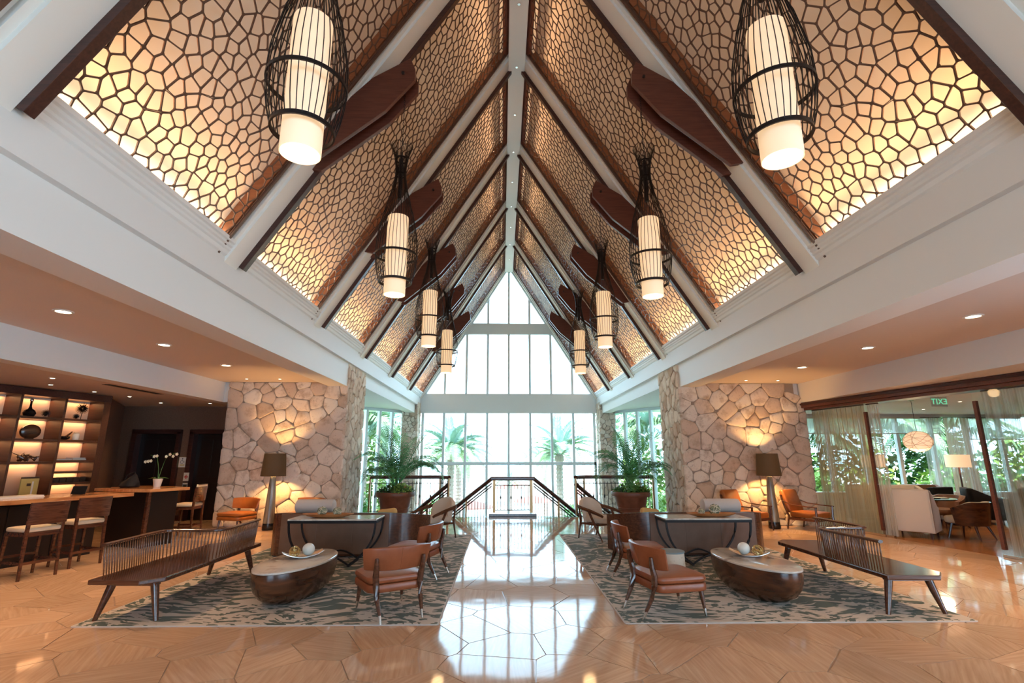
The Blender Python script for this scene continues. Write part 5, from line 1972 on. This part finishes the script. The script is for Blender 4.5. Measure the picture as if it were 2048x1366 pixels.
# exit sign, read from behind
t = thing('exit_sign', 'pale hanging EXIT sign in the lounge seen from behind', 'sign', (8.95, 10.55, 2.78))
MB().bb(-.17, .17, -.006, .006, -.10, .10).build('plate', 'exit_plate', t)
cu = bpy.data.curves.new('exit_text', 'FONT')
cu.body = 'EXIT'
cu.size = .17
cu.align_x = 'CENTER'
cu.align_y = 'CENTER'
cu.extrude = .003
tmp = bpy.data.objects.new('tmp_text', cu)
COL.objects.link(tmp)
bpy.context.view_layer.update()
tme = bpy.data.meshes.new_from_object(tmp.evaluated_get(bpy.context.evaluated_depsgraph_get()))
bpy.data.objects.remove(tmp)
tme.materials.clear()
tme.materials.append(M['exit_green'])
o = obj('lettering', tme, t, (0, -.008, 0))
o.rotation_euler = (R(90), 0, 0)
o.scale = (-1, 1, 1)
MB().tube([(0, 0, .10), (0, 0, .225)], .008, 6).build('hanger', 'steel', t)

# globe pendant
t = thing('globe_pendant', 'woven globe pendant lamp glowing in the lounge', 'pendant lamp', (9.62, 12.1, 2.0))
rg_ = .30
MB().lathe([(.0005 + rg_ * .96 * math.sin(q), -rg_ * .80 * math.cos(q)) for q in np.linspace(0, math.pi, 18)], 32, cap=False).build('globe_shade', 'globe', t, smooth=True)
for k in range(12):
    m_ = Matrix.Rotation(k * .52, 3, 'Z') @ Matrix.Rotation(R(25 + 55 * (k % 3)), 3, 'X')
    MB().tube([(lambda v: (v.x, v.y, v.z * .83))(m_ @ Vector((rg_ * .98 * math.cos(a_), rg_ * .98 * math.sin(a_), 0))) for a_ in np.linspace(0, 2 * math.pi, 36, endpoint=False)], .004, 4, closed=True).build('woven_strand', 'straw', t)
MB().tube([(0, 0, .24), (0, 0, .99)], .005, 5).build('cord', 'metal_dark', t)
MB().lathe([(.06, .97), (.06, .998)], 16).build('ceiling_rose', 'steel', t)
light('POINT', 'globe_light', (0, 0, -.42), 18, (1.0, 0.68, 0.40), t, size=.15)
for k, (x, y) in enumerate(((11.2, 12.5), (13.0, 11.5), (10.6, 9.4), (12.0, 14.6))):
    t = thing('lounge_downlight', 'small lounge ceiling downlight ' + ['over the black chairs', 'over the far corner of the lounge', 'over the wooden lounge floor', 'near the lounge windows'][k], 'downlight', (x, y, 3.0), 0, 'lounge downlights')
    MB().lathe([(.05, 0), (.05, -.006), (.034, -.008)], 16).build('trim_ring', 'paint_white', t)
    MB().lathe([(.032, -.0085), (.0005, -.010)], 14).build('lens', 'bulb', t)
    light('SPOT', 'lounge_beam', (0, 0, -.03), 60, (1.0, 0.66, 0.36), t, size=0.04, spot=110, blend=.8)


def drum_lamp(x, y, label):
    t = thing('lounge_lamp', label, 'floor lamp', (x, y, 0), 0, 'lounge floor lamps')
    MB().lathe([(.15, 0), (.15, .02), (.03, .04), (.022, .5), (.018, 1.36)], 16).build('stand', 'timber_dark', t, smooth=True)
    MB().lathe([(.30, 1.34), (.30, 1.70), (.292, 1.70), (.292, 1.34)], 30, cap=False).build('lamp_shade', 'shade_white', t, smooth=True)
    MB().lathe([(.29, 1.69), (.0005, 1.69)], 24, cap=False).build('shade_top', 'shade_white', t)
    light('POINT', 'lounge_lamp_light', (0, 0, 1.25), 10, (1.0, .66, .36), t, size=.08)


drum_lamp(13.35, 15.3, 'floor lamp with white drum shade in front of the pink drape')
drum_lamp(10.85, 15.4, 'floor lamp with white drum shade partly behind the gathered curtain')


def club_sofa(label, x, y, rz, w, mt, z1, name='lounge_sofa', legs='timber_dark', cat='sofa'):
    t = thing(name, label, cat, (x, y, 0), rz)
    m = MB()
    pillow(m, w - .22, .62, .26, .44, .05, .04, .015, cy=.08)
    m.build('seat_cushion', mt, t, smooth=True)
    m = MB()
    pillow(m, w, .17, .12, z1, .05, .04, 0, cy=-.33)
    m.build('backrest', mt, t, smooth=True)
    for sx in (-1, 1):
        rings = []
        for yy, zt in ((-.40, z1), (-.25, z1 - .02), (.05, z1 * .80), (.25, .62), (.38, .58)):
            rings.append([(sx * (w / 2 - .12), yy, .12), (sx * (w / 2), yy, .12), (sx * (w / 2), yy, zt), (sx * (w / 2 - .12), yy, zt)])
        MB().loft(rings).build('arm', mt, t, bev=.015, smooth=True)
        for sy in (-.34, .32):
            MB().tube([(sx * (w / 2 - .08), sy, .13), (sx * (w / 2 - .08), sy * 1.03, 0)], [.032, .022], 4).build('leg', legs, t)
    MB().bb(-w / 2 + .02, w / 2 - .02, -.36, .36, .12, .26).build('seat_base', mt, t)
    return t


club_sofa('white upholstered wing armchair at the lounge opening, back to the viewer', 8.52, 11.22, rot_to(.75, .66), .78, 'fabric_white', .98, 'wing_chair', cat='armchair')
club_sofa('cream banquette sofa with orange pillows behind the glass table', 9.75, 13.35, rot_to(.1, -1), 2.0, 'fabric_white', .92)
for k, (x, mt, rz, lb) in enumerate(((9.60, 'fabric_orange', .1, 'orange pillow lying on the cream banquette, left one'), (10.10, 'fabric_orange', -.1, 'orange pillow lying on the cream banquette, right one'))):
    m = MB()
    pillow(m, .42, .13, 0, .34, .05, .05)
    o = m.build('throw_pillow', mt, None, smooth=True, loc=(x, 13.37, .455), rz=rz)
    o.rotation_euler = (R(-14), 0, rz)
    tag(o, lb, 'cushion', 'orange pillows in the lounge')
# glass table on a wire drum
t = thing('wire_table', 'dark glass table on a flared wire drum base in the lounge', 'table', (9.22, 11.85, 0))
MB().lathe([(.66, .715), (.665, .72), (.665, .73), (.66, .735), (.0005, .735)], 40).build('glass_top', 'ceramic_black', t, smooth=True)
wm = MB().tube([(.34, 0, .0), (.24, 0, .2), (.19, 0, .4), (.24, 0, .58), (.36, 0, .71)], .006, 4).mesh('base_wire')
wm.materials.append(M['bronze_post'])
for k in range(44):
    o = obj('base_wire', wm, t)
    o.rotation_euler = (0, 0, k * 2 * math.pi / 44)
MB().lathe([(.345, 0), (.345, .012), (.335, .012), (.335, 0)], 30, cap=False).build('base_ring', 'bronze_post', t)
for k, (dx, dy, rz) in enumerate(((.10, -.25, .3), (.42, -.1, -.2))):
    tag(MB().bb(-.12, .12, -.09, .09, 0, .006).bb(-.11, .11, -.08, .08, .006, .012).build('menu_card', 'seat_dark' if k == 0 else 'paper_white', None, loc=(9.22 + dx, 11.85 + dy, .7355), rz=rz),
        ['black folder lying on the dark glass table', 'white card lying on the dark glass table'][k], 'card')


def tub_chair(label, x, y, rz, shell='walnut_grain', pad='seat_cream', group=None):
    t = thing('tub_chair', label, 'armchair', (x, y, 0), rz, group)
    m = MB()
    pillow(m, .56, .56, .30, .44, .10, .04, .015, cy=.05)
    m.build('seat_cushion', pad, t, smooth=True)
    for (nm, r0, r1, mt, z0, z1) in (('back_shell', .34, .37, shell, .28, .74), ('inner_pad', .27, .34, pad, .30, .745)):
        rings = []
        for k in range(17):
            u = k / 16 * 2 - 1
            a_ = u * 1.75
            zt = z1 - .13 * max(0, abs(u) - .55) / .45
            fl_ = 1.12
            sx_, cy_ = math.sin(a_), -math.cos(a_)
            rings.append([(sx_ * r0 * .92, cy_ * r0 * .92, z0), (sx_ * r1 * .92, cy_ * r1 * .92, z0), (sx_ * r1 * fl_, cy_ * r1 * fl_, zt), (sx_ * r0 * fl_, cy_ * r0 * fl_, zt)])
        MB().loft(rings).build(nm, mt, t, smooth=True)
    for sx in (-1, 1):
        for sy in (-1, 1):
            MB().tube([(sx * .20, sy * .20, .30), (sx * .27, sy * (.30 if sy < 0 else .26), 0)], [.028, .014], 6).build('leg', 'timber_dark', t, smooth=True)
    return t


tub_chair('tub chair with dark wooden shell and tan seat beside the glass table', 9.36, 10.85, rot_to(-.35, .9))
for k, (x, y, f, lb) in enumerate(((10.32, 12.5, (-1, -.2), 'round tan tub chair behind the dark glass table'),)):
    tub_chair(lb, x, y, rot_to(*f), 'leather_brown', 'leather_brown')
blk = [(11.2, 14.0, (-.3, 1), 'black high-backed lounge chair left of the leather club chair'), (12.0, 13.2, (.8, -.5), 'black lounge chair with striped arm in the middle of the lounge'), (13.1, 13.1, (-.9, -.2), 'black lounge chair behind the striped-arm chair'),
       (11.6, 11.6, (-.9, .3), 'black lounge chair nearest the right glass panel'), (10.2, 14.9, (.6, -.7), 'black lounge chair beside the gathered curtain')]
for k, (x, y, f, lb) in enumerate(blk):
    c = club_sofa(lb, x, y, rot_to(*f), .76, 'seat_dark', .86, 'black_chair', cat='armchair')
    if k in (1, 4):
        MB().bb(-.37, -.27, -.30, .36, .60, .625).build('striped_arm', 'leather_brown', c)
club_sofa('brown leather club chair near the lounge window', 12.1, 15.1, rot_to(-.2, -1), .95, 'leather_brown', .84, 'club_chair', cat='armchair')
club_sofa('pale armchair at the lounge window beside the right glass panel', 15.4, 14.9, rot_to(-.4, -1), .9, 'fabric_white', .95, 'pale_armchair', cat='armchair')
for k, (x, y) in enumerate(((11.12, 12.98), (13.2, 14.4))):
    t = thing('low_table', ['black low table between the black lounge chairs', 'black low table near the pink drape'][k], 'table', (x, y, 0))
    MB().bb(-.32, .32, -.32, .32, .50, .54).build('top', 'ceramic_black', t, bev=.006)
    MB().bb(-.05, .05, -.05, .05, .03, .5).build('pedestal', 'timber_dark', t)
    MB().bb(-.22, .22, -.22, .22, 0, .03).build('base', 'timber_dark', t, bev=.005)

# ================================================================== OUTSIDE
struct('ground_terrace', MB().bb(-60, 60, 24.42, 95, -3.9, -3.6), 'deck', 'pale pool terrace outside the window')
struct('ground_beach', MB().bb(-200, 200, 95, 150, -4.4, -3.9), 'sand', 'pale beach beyond the terrace')
struct('ground_sea', MB().bb(-2500, 2500, 150, 2800, -5, -4.2), 'sea', 'sea on the horizon')
struct('ground_garden_right', MB().bb(9.3, 40, 17.2, 40, -3.9, -.6).bb(7.3, 9.3, 24.5, 40, -3.9, -1.5), 'hedge', 'planted garden bed beside the lounge')
struct('ground_garden_left', MB().bb(-40, -7.3, 14.6, 40, -3.9, -1.2), 'hedge', 'planted garden bed beside the left gallery')


def palm(name, label, x, y, z0, ztop, fr, n, sc, seed, rt=.22, group=None, lean=0.0):
    t = thing(name, label, 'palm tree', (x, y, z0), 0, group)
    r = random.Random(seed)
    h = ztop - z0
    prof = []
    k = 0
    z = 0
    while z < h:                       # stepped leaf-scar rings
        prof += [(rt * (1.0 + (.12 if k % 2 else 0) - .15 * z / h), z), (rt * (.93 + (.12 if k % 2 else 0) - .15 * z / h), z + .06)]
        z += .12
        k += 1
    prof += [(rt * 1.25, h - .25), (rt * 1.2, h), (rt * .5, h + .25)]
    prof = [p for p in prof[:-3] if p[1] < h - .3] + prof[-3:]
    MB().lathe(prof, 10).build('trunk', 'trunk', t, smooth=False)
    for q in range(n):
        o = obj('frond', fr[q % len(fr)], t, (0, 0, h + .05))
        u = q / n
        o.rotation_euler = (r.uniform(-.2, .2), R(-38 + 62 * u + r.uniform(-8, 8)), 2.399 * q + r.uniform(-.2, .2))
        s_ = sc * r.uniform(.85, 1.1)
        o.scale = (s_, s_, s_)
    return t


DP = [(-3.55, 33, 1.7, 1.0, 46, 'tall date palm outside the window, left of centre and nearest'),
      (-3.5, 38.5, 1.3, .95, 28, 'date palm just behind the nearest one on the left'),
      (-3.5, 44, 1.1, .95, 26, 'third date palm in the left row outside'),
      (3.35, 33, 1.65, 1.0, 46, 'tall date palm outside the window, right of centre and nearest'),
      (3.4, 45, .9, .9, 26, 'date palm behind the nearest one on the right'),
      (2.9, 60, .9, .9, 22, 'small far date palm right of the window centre'),
      (-4.0, 58, .9, .9, 22, 'small far date palm left of the window centre')]
for k, (x, y, zt, sc, n, lb) in enumerate(DP):
    palm('date_palm', lb, x, y, -3.6, zt, FR_DATE, n, sc, 50 + k, .24, 'date palms on the terrace')
CP = [(-7.4, 27.0, -1.2, 2.6, 'coconut palm outside the left side window, close to the column'), (-10.4, 26.5, -1.2, 2.2, 'coconut palm outside the left side window, close to the pier'), (7.6, 27.0, -1.5, 2.4, 'coconut palm outside the right side window, close to the column'),
      (10.4, 26.0, -.6, 2.6, 'coconut palm outside the right side window, close to the pier'), (14.8, 21.0, -.6, 2.4, 'coconut palm outside the lounge window by the drape'), (18.4, 21.5, -.6, 2.3, 'coconut palm outside the lounge window behind the right glass panel'),
      (12.0, 21.0, -.6, 2.0, 'coconut palm outside the lounge window behind the globe lamp'), (8.0, 35, -3.6, 3.2, 'coconut palm at the right end of the big window'), (-8.2, 34, -3.6, 3.0, 'coconut palm at the left end of the big window')]
for k, (x, y, z0, zt, lb) in enumerate(CP):
    palm('coconut_palm', lb, x, y, z0, zt, FR_COCO, 20, .95, 70 + k, .14, 'coconut palms around the building')
palm('young_palm', 'young low palm seen through the centre of the window', .55, 52, -3.6, -1.0, FR_DATE, 16, .75, 90, .2)


def parasol(x, y, label, r_=1.6, zt=-1.35):
    t = thing('parasol', label, 'parasol', (x, y, -3.6), 0, 'coral parasols on the terrace')
    h = zt + 3.6
    rings = []
    for f, z in ((1.0, h - .42), (.98, h - .36), (.5, h - .14), (.06, h + .02)):
        rings.append([(r_ * f * math.cos(a_) * (1 if q % 2 == 0 else .95), r_ * f * math.sin(a_) * (1 if q % 2 == 0 else .95), z) for q, a_ in enumerate(np.linspace(0, 2 * math.pi, 16, endpoint=False))])
    MB().loft(rings).build('canopy', 'parasol', t)
    MB().tube([(0, 0, 0), (0, 0, h)], .03, 6).build('pole', 'paint_white', t)
    MB().lathe([(.3, 0), (.3, .06), (.05, .10)], 14).build('base', 'bluestone', t)


for k, (x, y, lb) in enumerate(((-2.3, 36.5, 'coral parasol left of the centre railing, nearest the window'), (2.1, 41.0, 'coral parasol above the centre railing, slightly right'), (.5, 58, 'coral parasol far out at the centre of the window'), (1.5, 64, 'small coral parasol farthest out at the centre'), (-7.2, 40, 'coral parasol seen through the left balcony railing'), (-6.0, 52, 'coral parasol far out on the left side'),
                                (7.4, 50, 'coral parasol far out on the right side, left of the pair'), (10.9, 51, 'coral parasol far out on the right side, right of the pair'), (-6.6, 33, 'coral parasol near the foot of the left date palm'), (5.7, 40, 'coral parasol behind the right date palm'))):
    parasol(x, y, lb)


def shrub(x, y, z, rx, rz, label, seed, mt='leaf_green', fl_=False):
    t = thing('shrub', label, 'shrub', (x, y, z), 0, 'garden shrubs')
    leaf_cloud('foliage', mt, t, int(260 * rx * max(rz, 1.2)), rx, rx, rz, .34, seed, (0, 0, .1), .5)
    MB().tube([(0, 0, -.05), (0, .03, rz * .7)], [.06, .02], 6).build('stem', 'trunk', t)
    if fl_:
        leaf_cloud('flowers', 'flower_red', t, 40, rx, rx, rz, .16, seed + 1, (0, 0, .15), .8)


SH = [(-5.0, 27.5, -3.6, 1.2, 1.9, 'leaf_green', 0, 'broad green shrub behind the left stair rail'), (-3.2, 27.2, -3.6, 1.0, 1.7, 'leaf_lime', 1, 'lime green flowering shrub left of the centre railing'), (-1.4, 28, -3.6, .9, 1.2, 'leaf_green', 0, 'low green shrub just left of the window centre'),
      (.9, 28.2, -3.6, .9, 1.2, 'leaf_lime', 1, 'low flowering shrub just right of the window centre'), (2.9, 27.2, -3.6, 1.0, 1.8, 'leaf_green', 1, 'green flowering shrub right of the centre railing'), (4.8, 27.4, -3.6, 1.2, 1.9, 'leaf_lime', 0, 'broad lime shrub behind the right stair rail'),
      (-8.6, 22.0, -1.2, 1.2, 2.2, 'leaf_lime', 0, 'tall lime shrub outside the left side window'), (-7.9, 25.5, -1.2, 1.2, 1.9, 'leaf_green', 0, 'green shrub outside the left side window, beside the column'), (8.9, 22.6, -.9, 1.2, 2.0, 'leaf_lime', 0, 'tall lime shrub outside the right side window'),
      (11.0, 18.6, -.6, 1.1, 1.7, 'leaf_lime', 0, 'lime shrub outside the lounge window, behind the globe'), (13.2, 18.6, -.6, 1.1, 1.6, 'leaf_green', 0, 'green shrub outside the lounge window, left of the drape'), (15.6, 18.6, -.6, 1.2, 1.8, 'leaf_lime', 0, 'lime shrub outside the lounge window, right of the drape'), (18.2, 18.4, -.6, 1.2, 1.8, 'leaf_green', 0, 'green shrub outside the lounge window, far right'),
      (-.4, 39, -3.6, 1.0, 1.0, 'leaf_green', 0, 'round shrub far out behind the centre railing'), (-6.5, 47, -3.6, 1.5, 1.6, 'leaf_green', 0, 'dark shrub far out on the left of the terrace'), (6.3, 47, -3.6, 1.5, 1.6, 'leaf_green', 0, 'dark shrub far out on the right of the terrace')]
SH += [(10.6, 20.3, -.6, 1.7, 3.2, 'leaf_green', 0, 'tall dark hedge shrub outside the lounge, farthest left'), (13.6, 20.6, -.6, 1.7, 3.0, 'leaf_lime', 0, 'tall lime hedge shrub outside the lounge behind the drape'), (16.8, 20.4, -.6, 1.8, 3.3, 'leaf_green', 0, 'tall hedge shrub outside the lounge behind the right glass door'), (20.0, 20.0, -.6, 1.8, 3.2, 'leaf_lime', 0, 'tall hedge shrub outside the lounge, farthest right'),
       (-7.4, 28.6, -1.2, 1.7, 4.2, 'leaf_lime', 0, 'very tall shrub behind the left side window'), (-9.6, 24.2, -1.2, 1.5, 3.8, 'leaf_green', 0, 'very tall shrub beside the left stone pier outside'), (7.8, 28.8, -1.5, 1.7, 4.2, 'leaf_lime', 0, 'very tall shrub behind the right side window'), (9.9, 23.6, -.6, 1.4, 3.2, 'leaf_green', 0, 'very tall shrub beside the right stone pier outside')]
for k, (x, y, z, rx, rz, mt, f_, lb) in enumerate(SH):
    shrub(x, y, z, rx, rz, lb, 200 + 3 * k, mt, f_)
